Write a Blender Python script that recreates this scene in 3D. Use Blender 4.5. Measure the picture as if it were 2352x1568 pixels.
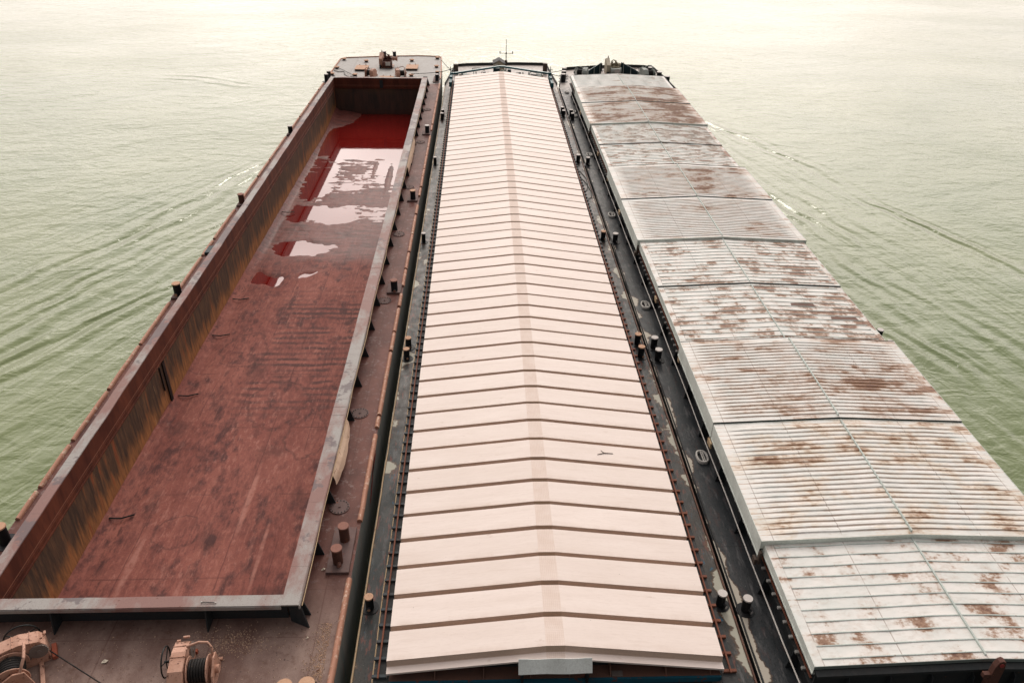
import bpy, math, random
from mathutils import Vector, Matrix, noise
R = math.radians
PI = math.pi
random.seed(7)
scene = bpy.context.scene
for o in list(bpy.data.objects): bpy.data.objects.remove(o)
col = scene.collection

# ------------------------------------------------------------------ camera
CZ = 21.5
cd = bpy.data.cameras.new('camera'); cam = bpy.data.objects.new('camera', cd); col.objects.link(cam)
cd.sensor_width = 36; cd.lens = 36 * 1779.47 / 2352; cd.clip_end = 6000; cd.clip_start = .2
pit, yaw, rol = R(31.86357), R(2.59654), R(1.21614)
F = Vector((math.sin(yaw) * math.cos(pit), math.cos(yaw) * math.cos(pit), -math.sin(pit)))
Rt = Vector((math.cos(yaw), -math.sin(yaw), 0)); U = Rt.cross(F)
Rr = Rt * math.cos(rol) + U * math.sin(rol); Ur = U * math.cos(rol) - Rt * math.sin(rol)
m = Matrix((Rr, Ur, -F)).transposed().to_4x4(); m.translation = Vector((0, 0, CZ))
cam.matrix_world = m
scene.camera = cam

# ------------------------------------------------------------------ world: thin bright overcast over a Nishita sky
SUN_EL, SUN_AZ = R(34), R(2)          # azimuth measured from +Y towards +X
w = bpy.data.worlds.new('World'); scene.world = w; w.use_nodes = True
nt = w.node_tree; N = nt.nodes; Lk = nt.links
bg = N['Background']; bg.inputs['Strength'].default_value = 0.1
sky = N.new('ShaderNodeTexSky'); sky.sky_type = 'NISHITA'; sky.sun_disc = False
sky.sun_elevation = SUN_EL; sky.sun_rotation = SUN_AZ; sky.dust_density = 4; sky.air_density = 1.2
tc = N.new('ShaderNodeTexCoord')
nz = N.new('ShaderNodeTexNoise'); nz.inputs['Scale'].default_value = 2.6; nz.inputs['Detail'].default_value = 4
mp = N.new('ShaderNodeMapping'); mp.inputs['Scale'].default_value = (1.2, 1, 3.2)
Lk.new(tc.outputs['Generated'], mp.inputs['Vector']); Lk.new(mp.outputs[0], nz.inputs['Vector'])
sd = Vector((math.sin(SUN_AZ) * math.cos(SUN_EL * .74), math.cos(SUN_AZ) * math.cos(SUN_EL * .74), math.sin(SUN_EL * .74)))
dp = N.new('ShaderNodeVectorMath'); dp.operation = 'DOT_PRODUCT'; dp.inputs[1].default_value = sd
sq = N.new('ShaderNodeVectorMath'); sq.operation = 'MULTIPLY'; sq.inputs[1].default_value = (.5, 1, 1)
sn = N.new('ShaderNodeVectorMath'); sn.operation = 'NORMALIZE'
Lk.new(tc.outputs['Generated'], sq.inputs[0]); Lk.new(sq.outputs[0], sn.inputs[0]); Lk.new(sn.outputs[0], dp.inputs[0])
cr = N.new('ShaderNodeValToRGB'); e = cr.color_ramp
e.interpolation = 'B_SPLINE'
stops = [(0.0, .20), (.45, .42), (.70, 1.15), (.86, 2.05), (.955, 2.95), (1.0, 6.2)]
SKYK = 5.8
e.elements[0].position = 0; e.elements[1].position = 1
for p, v in stops[1:-1]: e.elements.new(p)
for el, (p, v) in zip(e.elements, stops): el.position = p; el.color = (v / 7, v / 7, v / 7, 1)
ma = N.new('ShaderNodeMath'); ma.operation = 'MULTIPLY_ADD'; ma.inputs[1].default_value = .5; ma.inputs[2].default_value = .5
Lk.new(dp.outputs['Value'], ma.inputs[0]); Lk.new(ma.outputs[0], cr.inputs[0])
nr = N.new('ShaderNodeMapRange'); nr.inputs[1].default_value = .3; nr.inputs[2].default_value = .7
nr.inputs[3].default_value = .68 * 7 * SKYK; nr.inputs[4].default_value = 1.32 * 7 * SKYK
Lk.new(nz.outputs['Fac'], nr.inputs[0])
vm = N.new('ShaderNodeVectorMath'); vm.operation = 'SCALE'
tint = N.new('ShaderNodeMix'); tint.data_type = 'RGBA'; tint.blend_type = 'MULTIPLY'; tint.inputs[0].default_value = 1
tint.inputs[7].default_value = (1.0, .90, .855, 1)
Lk.new(cr.outputs[0], tint.inputs[6]); Lk.new(tint.outputs[2], vm.inputs[0]); Lk.new(nr.outputs[0], vm.inputs['Scale'])
mx = N.new('ShaderNodeMix'); mx.data_type = 'RGBA'; mx.inputs[0].default_value = .88
Lk.new(sky.outputs[0], mx.inputs[6]); Lk.new(vm.outputs[0], mx.inputs[7]); Lk.new(mx.outputs[2], bg.inputs['Color'])
sl = bpy.data.lights.new('sun', 'SUN'); sl.energy = 0.8; sl.angle = R(14); sl.color = (1, .93, .84)
so = bpy.data.objects.new('sun', sl); col.objects.link(so)
sv = Vector((math.sin(SUN_AZ) * math.cos(SUN_EL), math.cos(SUN_AZ) * math.cos(SUN_EL), math.sin(SUN_EL)))
so.rotation_euler = sv.to_track_quat('Z', 'Y').to_euler()
scene.view_settings.view_transform = 'Standard'; scene.view_settings.look = 'None'
scene.view_settings.exposure = 0.10; scene.view_settings.gamma = 1

# ------------------------------------------------------------------ material helpers
class G:
    def __init__(s, name):
        s.m = bpy.data.materials.new(name); s.m.use_nodes = True; s.t = s.m.node_tree; s.n = s.t.nodes
        s.b = s.n['Principled BSDF']; s.pos = s.n.new('ShaderNodeNewGeometry').outputs['Position']
    def lk(s, a, b):
        if hasattr(a, 'is_output') or isinstance(a, bpy.types.NodeSocket): s.t.links.new(a, b)
        elif isinstance(a, (tuple, list)) and len(a) == 3 and b.type == 'RGBA': b.default_value = (*a, 1)
        else: b.default_value = a
    def mapv(s, scale=(1, 1, 1), rot=(0, 0, 0), loc=(0, 0, 0), v=None):
        q = s.n.new('ShaderNodeMapping'); s.lk(v or s.pos, q.inputs[0]); q.inputs['Scale'].default_value = scale
        q.inputs['Rotation'].default_value = rot; q.inputs['Location'].default_value = loc; return q.outputs[0]
    def noise(s, scale=1, detail=4, sc=(1, 1, 1), rough=.55, rot=(0, 0, 0), loc=(0, 0, 0), dist=0, v=None):
        q = s.n.new('ShaderNodeTexNoise'); s.lk(s.mapv(sc, rot, loc, v), q.inputs['Vector'])
        q.inputs['Scale'].default_value = scale; q.inputs['Detail'].default_value = detail
        q.inputs['Roughness'].default_value = rough; q.inputs['Distortion'].default_value = dist; return q.outputs['Fac']
    def rng(s, v, a, b, c=0., d=1., smooth=False):
        q = s.n.new('ShaderNodeMapRange'); s.lk(v, q.inputs[0])
        if smooth: q.interpolation_type = 'SMOOTHSTEP'
        for i, x in enumerate((a, b, c, d)): s.lk(x, q.inputs[i + 1])
        return q.outputs[0]
    def math(s, op, a, b=0., c=0.):
        q = s.n.new('ShaderNodeMath'); q.operation = op
        for i, x in enumerate((a, b, c)): s.lk(x, q.inputs[i])
        return q.outputs[0]
    def xyz(s):
        q = s.n.new('ShaderNodeSeparateXYZ'); s.lk(s.pos, q.inputs[0]); return q.outputs
    def mix(s, f, a, b, mode='MIX'):
        q = s.n.new('ShaderNodeMix'); q.data_type = 'RGBA'; q.blend_type = mode
        s.lk(f, q.inputs[0]); s.lk(a, q.inputs[6]); s.lk(b, q.inputs[7]); return q.outputs[2]
    def bump(s, h, strength=.3, dist=.05, prev=None):
        q = s.n.new('ShaderNodeBump'); q.inputs['Strength'].default_value = strength; q.inputs['Distance'].default_value = dist
        s.lk(h, q.inputs['Height'])
        if prev is not None: s.lk(prev, q.inputs['Normal'])
        return q.outputs[0]
    def out(s, colr, rough=.7, normal=None, metal=0., ior=1.5, spec=.18):
        s.lk(colr, s.b.inputs['Base Color']); s.lk(rough, s.b.inputs['Roughness']); s.lk(metal, s.b.inputs['Metallic'])
        s.b.inputs['IOR'].default_value = ior
        s.b.inputs['Specular IOR Level'].default_value = spec
        if normal is not None: s.lk(normal, s.b.inputs['Normal'])
        return s.m

def worn(name, base, dirt, chip, s1=1.2, s2=7, dirt_amt=.5, chip_amt=.62, rough=.65, bump=.25, sc=(1, 1, 1)):
    """painted steel: base paint, soft dirt, hard-edged chips or rust"""
    g = G(name)
    d = g.rng(g.noise(s1, 5, sc), .5 - .25 * dirt_amt, .5 + .3, 0, 1)
    c = g.mix(g.math('MULTIPLY', d, dirt_amt), base, dirt)
    n2 = g.noise(s2, 6, sc, .65, loc=(3, 1, 7))
    k = g.rng(n2, chip_amt, chip_amt + .05)
    c = g.mix(k, c, chip)
    fn = g.noise(28, 3)
    gr = g.noise(11, 6, sc, .75, loc=(9, 2, 4))
    c = g.mix(g.rng(gr, .50, .68, 0, .38), c, dirt)
    c = g.mix(g.rng(fn, .3, .7, 0, .3), c, (base[0] * .5, base[1] * .5, base[2] * .5))
    return g.out(c, g.rng(n2, .3, .7, rough - .12, min(1, rough + .15)), g.bump(g.math('ADD', n2, g.math('MULTIPLY', fn, .4)), bump, .02))

M = {}
# river water
def water_mat():
    g = G('river_water')
    x, y, z = g.xyz()
    def rotmap(ang, stretch, loc=(0, 0, 0)):      # texture space with its X axis along direction ang
        q = g.n.new('ShaderNodeMapping'); q.vector_type = 'TEXTURE'; g.lk(g.pos, q.inputs[0])
        q.inputs['Rotation'].default_value = (0, 0, ang); q.inputs['Scale'].default_value = (stretch, 1, 1); q.inputs['Location'].default_value = loc; return q.outputs[0]
    def nz_(scale, detail, ang=0, stretch=1., rough=.55, dist=0., loc=(0, 0, 0)):
        return g.noise(scale, detail, (1, 1, 1), rough, dist=dist, v=rotmap(ang, stretch, loc))
    fine = nz_(2.6, 3, R(8), 1.7, .6, .4)
    mid = nz_(1.0, 3, R(-6), 1.9, .6, .8, (3, 1, 0))
    mid2 = nz_(.42, 2, R(14), 1.8, .5, .6, (9, 4, 0))
    big = nz_(.09, 2, R(20), 1.6, .5, 0, (1, 7, 0))
    def crest(x0, y0, x1, y1, wl, width, amp, side=0.):
        dx, dy = x1 - x0, y1 - y0; L_ = math.hypot(dx, dy); nx_, ny_ = -dy / L_, dx / L_
        d = g.math('ADD', g.math('MULTIPLY', g.math('SUBTRACT', x, x0), nx_), g.math('MULTIPLY', g.math('SUBTRACT', y, y0), ny_))
        d = g.math('ADD', d, g.math('MULTIPLY', g.math('SUBTRACT', nz_(.11, 2, 0, 1, .5, 0, (x0, y0, 0)), .5), 5.))
        env = g.math('POWER', 2.718, g.math('MULTIPLY', g.math('POWER', g.math('ABSOLUTE', g.math('DIVIDE', d, width)), 2.), -1.))
        t_ = g.math('ADD', g.math('MULTIPLY', g.math('SUBTRACT', x, x0), dx / L_), g.math('MULTIPLY', g.math('SUBTRACT', y, y0), dy / L_))
        env = g.math('MULTIPLY', env, g.rng(t_, -2., 6., 0., 1., True)); env = g.math('MULTIPLY', env, g.rng(t_, L_ * .7, L_ * 1.3, 1., 0., True))
        env = g.math('MULTIPLY', env, g.rng(nz_(.35, 2, math.atan2(dy, dx), 3., .5, 0, (y0, x0, 0)), .35, .6, .25, 1.))
        return g.math('MULTIPLY', g.math('MULTIPLY', g.math('SINE', g.math('MULTIPLY', d, 2 * PI / wl)), env), amp)
    cr_ = [crest(22.0, 78, 33.6, 41.7, 1.35, 1.1, .075), crest(21.6, 62, 27.5, 28, 1.5, 2.4, .06), crest(20.5, 46, 25.5, 24, 1.3, 2.0, .05),
           crest(-16.5, 63, -27.5, 38, 1.3, 1.3, .075), crest(-16.8, 50, -27, 31, 1.2, 2.4, .055), crest(-17.2, 41, -25, 28.5, 1.3, 1.6, .07), crest(-24, 87, -36, 91, 1.6, 1.6, .05)]
    rm = g.math('MULTIPLY', g.rng(g.math('ADD', x, g.math('MULTIPLY', y, .31)), 44., 47., 1., .12, True), g.rng(x, 16., 19., 0., 1.))
    lm = g.math('MULTIPLY', g.rng(g.math('SUBTRACT', g.math('MULTIPLY', y, -.42), x), 2., -5., .1, 1., True), g.rng(x, -16., -14., 1., 0.))
    lm = g.math('MULTIPLY', g.rng(x, -34., -22., .15, 1., True), g.math('MULTIPLY', g.rng(y, 52., 70., 1., .1, True), g.rng(x, -16., -14., 1., 0.)))
    t1 = g.math('MULTIPLY', nz_(.75, 3, R(-76), 7., .5, .3), rm)
    t2 = g.math('MULTIPLY', nz_(.85, 3, R(63), 5., .5, .5), lm)
    h = g.math('ADD', g.math('MULTIPLY', fine, .034), g.math('MULTIPLY', mid, .085))
    h = g.math('ADD', h, g.math('MULTIPLY', mid2, .10)); h = g.math('ADD', h, g.math('MULTIPLY', big, .30))
    h = g.math('ADD', h, g.math('MULTIPLY', t1, .18)); h = g.math('ADD', h, g.math('MULTIPLY', t2, .18))
    for c_ in cr_: h = g.math('ADD', h, g.math('MULTIPLY', c_, 1.2))
    nm = g.bump(h, 1., 1.0)
    cl = g.noise(.05, 4, (1, 1, 1), .6, (0, 0, .4), dist=.6)
    c = g.mix(g.rng(cl, .35, .65), (.118, .172, .050), (.190, .235, .095))
    slick = g.noise(.035, 4, (1, 2.4, 1), .6, (0, 0, .5))
    return g.out(c, g.rng(slick, .42, .62, .10, .20), nm, 0, 1.45, .5)
M['water'] = water_mat()

# rusty hold floor with ore dust
def floor_mat():
    g = G('ore_dust_floor'); x, y, z = g.xyz()
    a = g.noise(.45, 6, (1, .45, 1), .62); b = g.noise(2.2, 6, (1, .6, 1), .65, loc=(4, 2, 0)); c3 = g.noise(14, 3, (1, 1, 1), .6)
    c = g.mix(g.rng(a, .3, .7), (.225, .070, .054), (.37, .138, .106))
    c = g.mix(g.rng(b, .45, .75, 0, .55), c, (.135, .046, .042))
    dark = g.rng(g.math('MULTIPLY', b, g.noise(.8, 4, (1.6, .35, 1), .6, loc=(9, 9, 0))), .27, .37)
    c = g.mix(g.math('MULTIPLY', dark, .8), c, (.075, .036, .036))
    # longitudinal scrape marks and tyre tracks
    sc = g.noise(1, 5, (5, .12, 1), .6, (0, 0, .02))
    c = g.mix(g.rng(sc, .55, .7, 0, .35), c, (.47, .19, .14))
    q = g.n.new('ShaderNodeTexWave'); q.wave_type = 'BANDS'; q.bands_direction = 'Y'; q.inputs['Scale'].default_value = .62
    q.inputs['Distortion'].default_value = 2.2; q.inputs['Detail'].default_value = 3; q.inputs['Detail Scale'].default_value = 1.6
    g.lk(g.pos, q.inputs['Vector'])
    tm = g.math('MULTIPLY', g.rng(y, 26., 31., 0., 1., True), g.rng(y, 41., 38., 0., 1., True))
    tm = g.math('MULTIPLY', tm, g.rng(x, -11.6, -10.9))
    tm = g.math('MULTIPLY', tm, g.rng(g.noise(.6, 3), .40, .56))
    tk = g.math('MULTIPLY', g.rng(q.outputs['Fac'], .45, .65), tm)
    c = g.mix(g.math('MULTIPLY', tk, .85), c, (.085, .045, .042))
    c = g.mix(g.rng(c3, .35, .75, 0, .35), c, (.13, .045, .04))
    gr = g.noise(5, 8, (1.6, .5, 1), .72, loc=(3, 3, 0), dist=.4)
    patch = g.rng(g.noise(.55, 5, (1, .6, 1), .6, loc=(2, 2, 0)), .40, .62)
    c = g.mix(g.math('MULTIPLY', g.rng(gr, .48, .64, 0, .8), patch), c, (.085, .036, .034))
    c = g.mix(g.math('MULTIPLY', g.rng(gr, .47, .38, 0, .5), g.math('SUBTRACT', 1., patch)), c, (.47, .22, .175))
    # plate seams
    for sx in (-12.6, -10.9, -9.2, -7.5):
        dl = g.math('ABSOLUTE', g.math('ADD', g.math('SUBTRACT', x, sx), g.math('MULTIPLY', g.math('SUBTRACT', g.noise(.5, 2), .5), .12)))
        c = g.mix(g.math('MULTIPLY', g.rng(dl, .012, .03, .45, 0.), g.rng(g.noise(.35, 2, loc=(sx, 0, 0)), .42, .55)), c, (.08, .03, .03))
    fy = g.math('ABSOLUTE', g.math('SUBTRACT', g.math('FRACT', g.math('MULTIPLY', g.math('ADD', y, g.math('MULTIPLY', g.noise(.4, 2), .2)), 1 / 4.2)), .5))
    c = g.mix(g.math('MULTIPLY', g.rng(fy, .004, .012, .5, 0.), g.rng(g.noise(.4, 2, loc=(5, 0, 0)), .42, .55)), c, (.09, .035, .03))
    def spot(cx, cy, rx, ry, lo_, hi_, amt_, colr, ring=False):
        dx = g.math('DIVIDE', g.math('SUBTRACT', x, cx), rx); dy = g.math('DIVIDE', g.math('SUBTRACT', y, cy), ry)
        d = g.math('SQRT', g.math('ADD', g.math('MULTIPLY', dx, dx), g.math('MULTIPLY', dy, dy)))
        d = g.math('ADD', d, g.math('MULTIPLY', g.math('SUBTRACT', g.noise(1.6, 5, loc=(cx, cy, 0)), .5), .9))
        if ring: d = g.math('ABSOLUTE', g.math('SUBTRACT', d, 1.))
        return g.mix(g.math('MULTIPLY', g.rng(d, lo_, hi_, amt_, 0.), g.rng(g.noise(3.5, 4, loc=(cy, 0, 0)), .35, .55, .3, 1.)), c, colr)
    for a_ in ((-13.3, 27.2, .55, .55), (-12.0, 17.1, .35, .4), (-10.0, 20.6, .45, .5), (-12.7, 22.4, .3, .9), (-7.2, 22.7, .35, .7), (-8.9, 25.6, .7, .45), (-11.0, 31.6, .5, .9), (-7.3, 18.0, .6, .4)): c = spot(*a_, .6, 1.2, .45, (.07, .034, .032))
    for a_ in ((-11.3, 21.0, .8, .8), (-8.6, 16.4, 1.3, .9), (-9.4, 29.0, 1.3, 1.8), (-12.0, 33.5, 1.1, 1.6), (-7.6, 26.6, .9, 1.4)): c = spot(*a_, .02, .09, .55, (.08, .038, .035), True)
    for a_ in ((-12.4, 19.4, .16, 1.7), (-9.1, 22.8, .14, 2.2), (-8.0, 19.9, .10, 1.9), (-10.4, 17.8, .12, 1.2)): c = spot(*a_, .5, 1.0, .6, (.50, .24, .19))
    # wet, darker and glossier silt towards the far end
    wet = g.rng(g.math('ADD', y, g.math('MULTIPLY', g.noise(.5, 5), 7.)), 44., 50., 0., 1., True)
    c = g.mix(g.math('MULTIPLY', wet, .55), c, (.13, .040, .034))
    c = g.mix(g.math('MULTIPLY', wet, g.rng(g.noise(1.6, 6, (.35, 1.6, 1), .7, loc=(1, 1, 0)), .5, .62, 0, .7)), c, (.07, .028, .024))
    nm = g.bump(g.math('ADD', b, g.math('MULTIPLY', c3, .3)), .55, .05)
    return g.out(c, g.rng(wet, 0, 1, .82, .5), nm, spec=.22)
M['floor'] = floor_mat()

def holdwall_mat(axis):
    g = G('hold_wall_rust'); x, y, z = g.xyz()
    sc = (1, 1, .16)
    s1 = g.noise(2.6, 6, (1, 1, .13), .68, (R(0), 0, 0), (0, 0, 2)); s2 = g.noise(6.5, 5, (1, 1, .12), .65, loc=(5, 1, 0)); s3 = g.noise(11, 4, (1, 1, .2), .6)
    c = g.mix(g.rng(s2, .35, .65), (.060, .046, .035), (.150, .090, .055))
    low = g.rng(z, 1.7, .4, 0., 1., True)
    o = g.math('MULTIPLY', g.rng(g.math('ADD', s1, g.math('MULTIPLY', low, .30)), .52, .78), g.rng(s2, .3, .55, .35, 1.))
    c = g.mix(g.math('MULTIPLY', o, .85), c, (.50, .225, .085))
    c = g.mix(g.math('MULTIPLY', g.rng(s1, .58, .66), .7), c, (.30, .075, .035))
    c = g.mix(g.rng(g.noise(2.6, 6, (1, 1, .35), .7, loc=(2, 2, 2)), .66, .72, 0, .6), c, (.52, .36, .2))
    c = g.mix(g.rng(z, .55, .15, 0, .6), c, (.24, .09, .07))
    c = g.mix(g.rng(s3, .4, .8, 0, .5), c, (.05, .03, .025))
    return g.out(c, .7, g.bump(s2, .2, .03))
M['holdwall'] = holdwall_mat(0)
def farwall_mat():
    g = G('dark_bulkhead'); x, y, z = g.xyz()
    s2 = g.noise(2, 5, (1, 1, .15), .65); s1 = g.noise(.8, 4, (1, 1, .3))
    c = g.mix(g.rng(s2, .35, .7), (.055, .048, .042), (.140, .078, .058))
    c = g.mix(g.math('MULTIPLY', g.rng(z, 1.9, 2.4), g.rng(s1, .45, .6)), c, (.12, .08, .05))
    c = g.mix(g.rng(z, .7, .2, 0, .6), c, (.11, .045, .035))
    return g.out(c, .75)
M['farwall'] = farwall_mat()
def coam_mat():
    g = G('coaming_side_rust'); x, y, z = g.xyz()
    s = g.noise(1.6, 5, (1, 1, .25), .6); s2 = g.noise(9, 5, (1, 1, .4))
    c = g.mix(g.rng(s, .35, .65), (.075, .023, .015), (.160, .050, .028))
    c = g.mix(g.rng(s2, .5, .8, 0, .6), c, (.06, .026, .02))
    # welded beads
    for zz in (2.86, 2.76):
        d = g.math('ABSOLUTE', g.math('SUBTRACT', z, zz)); c = g.mix(g.rng(d, .008, .02, .6, 0.), c, (.42, .2, .13))
    return g.out(c, .62, g.bump(s2, .2, .02))
M['coamside'] = coam_mat()
def coamtop_mat():
    g = G('coaming_top_paint'); x, y, z = g.xyz()
    s = g.noise(.7, 6, (1, .5, 1), .65); f = g.noise(40, 2)
    c = g.mix(g.rng(s, .42, .58), (.37, .355, .335), (.28, .165, .145))
    c = g.mix(g.rng(g.noise(.35, 6, loc=(7, 7, 7), rough=.7), .53, .56, 0, .8), c, (.16, .135, .14))
    c = g.mix(g.rng(f, .5, .75, 0, .4), c, (.16, .09, .085))
    c = g.mix(g.rng(g.noise(5, 5, (1, 1, 1), .7, loc=(1, 9, 2)), .66, .7), c, (.13, .05, .035))
    yy = g.math('FRACT', g.math('MULTIPLY', y, 1 / 2.32))
    c = g.mix(g.rng(yy, .985, .992, 0, .35), c, (.12, .08, .07))
    return g.out(c, .55, g.bump(s, .2, .02))
M['coamtop'] = coamtop_mat()
def ldeck_mat():
    g = G('dusty_deck'); x, y, z = g.xyz()
    s = g.noise(.8, 6, (1, .6, 1), .65); s2 = g.noise(4, 7, (1, 1, 1), .74, loc=(3, 3, 3)); f = g.noise(34, 3)
    c = g.mix(g.rng(s, .35, .65), (.095, .040, .033), (.195, .082, .064))
    c = g.mix(g.rng(s2, .54, .66, 0, .75), c, (.27, .19, .175))
    c = g.mix(g.rng(f, .5, .8, 0, .6), c, (.055, .035, .033))
    # near deck is greyer, bow deck has its sky reflection painted in as pale grey
    nr_ = g.rng(y, 17.5, 14.2, 0., 1., True)
    gg = g.mix(g.rng(s, .35, .68), (.15, .088, .072), (.31, .225, .19))
    gg = g.mix(g.rng(s2, .52, .68, 0, .8), gg, (.13, .070, .050))
    gg = g.mix(g.rng(g.noise(9, 5, (1, 1, 1), .7, loc=(8, 0, 0)), .64, .68), gg, (.05, .035, .03))
    gg = g.mix(g.rng(f, .52, .8, 0, .45), gg, (.07, .045, .04))
    gg = g.mix(g.rng(g.noise(16, 3, (1, 1, 1), .7, loc=(5, 5, 0)), .70, .72, 0, .9), gg, (.62, .5, .38))
    c = g.mix(nr_, c, gg)
    bow = g.rng(g.math('ADD', y, g.math('MULTIPLY', s, .8)), 78.6, 78.8)
    bc = g.mix(g.rng(s2, .4, .7), (.40, .40, .385), (.30, .275, .25))
    bc = g.mix(g.rng(g.noise(7, 5, (1, .5, 1), .7), .64, .7), bc, (.2, .12, .1))
    c = g.mix(bow, c, bc)
    for k, (v, pit_) in enumerate(((y, 1.7), (x, 2.9))):
        fr = g.math('FRACT', g.math('MULTIPLY', g.math('ADD', v, .4 * k), 1 / pit_))
        c = g.mix(g.rng(g.math('ABSOLUTE', g.math('SUBTRACT', fr, .5)), .004, .009, .45, 0.), c, (.10, .045, .035))
    return g.out(c, .6, g.bump(g.math('ADD', s2, g.math('MULTIPLY', f, .4)), .3, .02))
M['ldeck'] = ldeck_mat()
def dark_deck(name, base, alt, pale, edges, blue=True, redamt=.5):
    g = G(name); x, y, z = g.xyz()
    s = g.noise(.6, 6, (1, .35, 1), .65); s2 = g.noise(3, 6, (1, .7, 1), .7, loc=(2, 8, 0)); f = g.noise(30, 3)
    c = g.mix(g.rng(s, .35, .68), base, alt)
    c = g.mix(g.rng(f, .45, .8, 0, .5), c, tuple(v * .45 for v in base))
    scuff = g.noise(2.2, 6, (2.2, .4, 1), .7, loc=(1, 1, 3))
    c = g.mix(g.rng(scuff, .54, .68, 0, .45), c, (.24, .235, .235))
    c = g.mix(g.rng(g.noise(12, 6, (1.5, .7, 1), .75, loc=(5, 5, 5)), .52, .66, 0, .6), c, tuple(v * .35 for v in base))
    c = g.mix(g.rng(g.noise(22, 3, (1, 1, 1), .6, loc=(2, 5, 1)), .70, .72, 0, .7), c, (.42, .40, .36))
    c = g.mix(g.math('MULTIPLY', g.rng(g.noise(2.6, 5, (2.5, .6, 1), .72, loc=(6, 2, 0)), .55, .64), redamt), c, (.26, .080, .055))
    if blue: c = g.mix(g.rng(g.noise(3.4, 6, (2, .8, 1), .75, loc=(0, 7, 1)), .63, .67, 0, .8), c, (.02, .14, .24))
    for ex, wd, thr in edges:
        d = g.math('ABSOLUTE', g.math('SUBTRACT', x, ex))
        n = g.math('SUBTRACT', g.noise(.55, 5, (1, 1, 1), .6, loc=(ex, 4, 0)), g.math('MULTIPLY', d, wd))
        n = g.math('ADD', n, g.rng(y, 26., 42., .015, -.03) if ex > 0 else g.rng(g.math('ABSOLUTE', g.math('SUBTRACT', y, 38.)), 8., 16., .01, -.06))
        c = g.mix(g.rng(n, thr, thr + .015), c, pale)
        c = g.mix(g.math('MULTIPLY', g.rng(n, thr - .035, thr), g.rng(n, thr + .02, thr, 0, .6)), c, (.17, .10, .06))
    fr = g.math('FRACT', g.math('MULTIPLY', y, 1 / 5.2))
    c = g.mix(g.rng(g.math('ABSOLUTE', g.math('SUBTRACT', fr, .5)), .002, .004, .5, 0.), c, (.02, .02, .02))
    # bow deck paint
    bc = g.mix(g.rng(s2, .35, .7), (.42, .38, .345), (.33, .30, .275))
    c = g.mix(g.rng(y, 78.0, 80.5, 0, 1.), c, bc)
    return g.out(c, g.rng(s2, .3, .7, .30, .6), g.bump(g.math('ADD', s2, g.math('MULTIPLY', f, .3)), .25, .02))
M['mdeck'] = dark_deck('grey_deck', (.032, .042, .043), (.088, .078, .068), (.46, .45, .37), [(-3.72, .16, .525), (7.62, .42, .480)])
M['rdeck'] = dark_deck('black_deck', (.022, .030, .034), (.060, .064, .068), (.52, .48, .40), [(7.80, .55, .475)], blue=False, redamt=.10)

PITCH_ = (77.8 - 12.77 - .23) / 60
def cream_mat():
    g = G('cream_roof_paint'); x, y, z = g.xyz()
    s = g.noise(1.5, 5, (.25, 1.6, 1), .65); f = g.noise(20, 3, (.3, 1, 1))
    c = g.mix(g.rng(s, .35, .7), (.86, .765, .705), (.79, .69, .625))
    wn = g.n.new('ShaderNodeTexWhiteNoise'); wn.noise_dimensions = '1D'; g.lk(g.math('FLOOR', g.math('DIVIDE', g.math('SUBTRACT', y, 12.99), (77.8 - 12.77 - .23) / 60)), wn.inputs['W'])
    c = g.mix(g.math('MULTIPLY', wn.outputs['Value'], .22), c, (.66, .57, .50))
    c = g.mix(g.rng(g.noise(5, 6, (.12, 2.2, 1), .75, loc=(4, 0, 2)), .52, .75, 0, .35), c, (.58, .46, .38))
    c = g.mix(g.rng(f, .5, .8, 0, .25), c, (.62, .54, .48))
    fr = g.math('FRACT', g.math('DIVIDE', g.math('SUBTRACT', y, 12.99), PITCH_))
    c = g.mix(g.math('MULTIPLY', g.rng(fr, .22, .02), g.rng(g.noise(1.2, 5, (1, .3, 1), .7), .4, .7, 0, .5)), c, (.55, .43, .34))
    c = g.mix(g.rng(g.noise(3.5, 5, (.4, 1, 1), .7, loc=(9, 3, 1)), .66, .74, 0, .45), c, (.50, .38, .30))
    c = g.mix(g.rng(g.noise(11, 2, loc=(4, 4, 4)), .79, .80, 0, .8), c, (.2, .15, .12))
    return g.out(c, .5, g.bump(s, .12, .02))
M['cream'] = cream_mat()
M['tanface'] = worn('tan_rib_face', (.60, .465, .38), (.50, .38, .30), (.25, .17, .13), 1.5, 6, .5, .72, .7, .1)  # darker tan than the cream flats, for rib faces and valleys
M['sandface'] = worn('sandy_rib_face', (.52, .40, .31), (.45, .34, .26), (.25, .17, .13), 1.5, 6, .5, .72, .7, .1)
def sand_mat():
    g = G('sandy_grip_paint'); x, y, z = g.xyz()
    q = g.n.new('ShaderNodeTexChecker'); q.inputs['Scale'].default_value = 1
    g.lk(g.mapv((26, 26, 26), (0, 0, R(45))), q.inputs['Vector'])
    s = g.noise(2.5, 5, (1, 1, 1), .65)
    c = g.mix(g.rng(s, .35, .7), (.77, .645, .565), (.84, .73, .66))
    c = g.mix(g.math('MULTIPLY', q.outputs['Fac'], .18), c, (.50, .39, .31))
    return g.out(c, .8, g.bump(q.outputs['Fac'], .4, .01))
M['sand'] = sand_mat()

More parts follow.
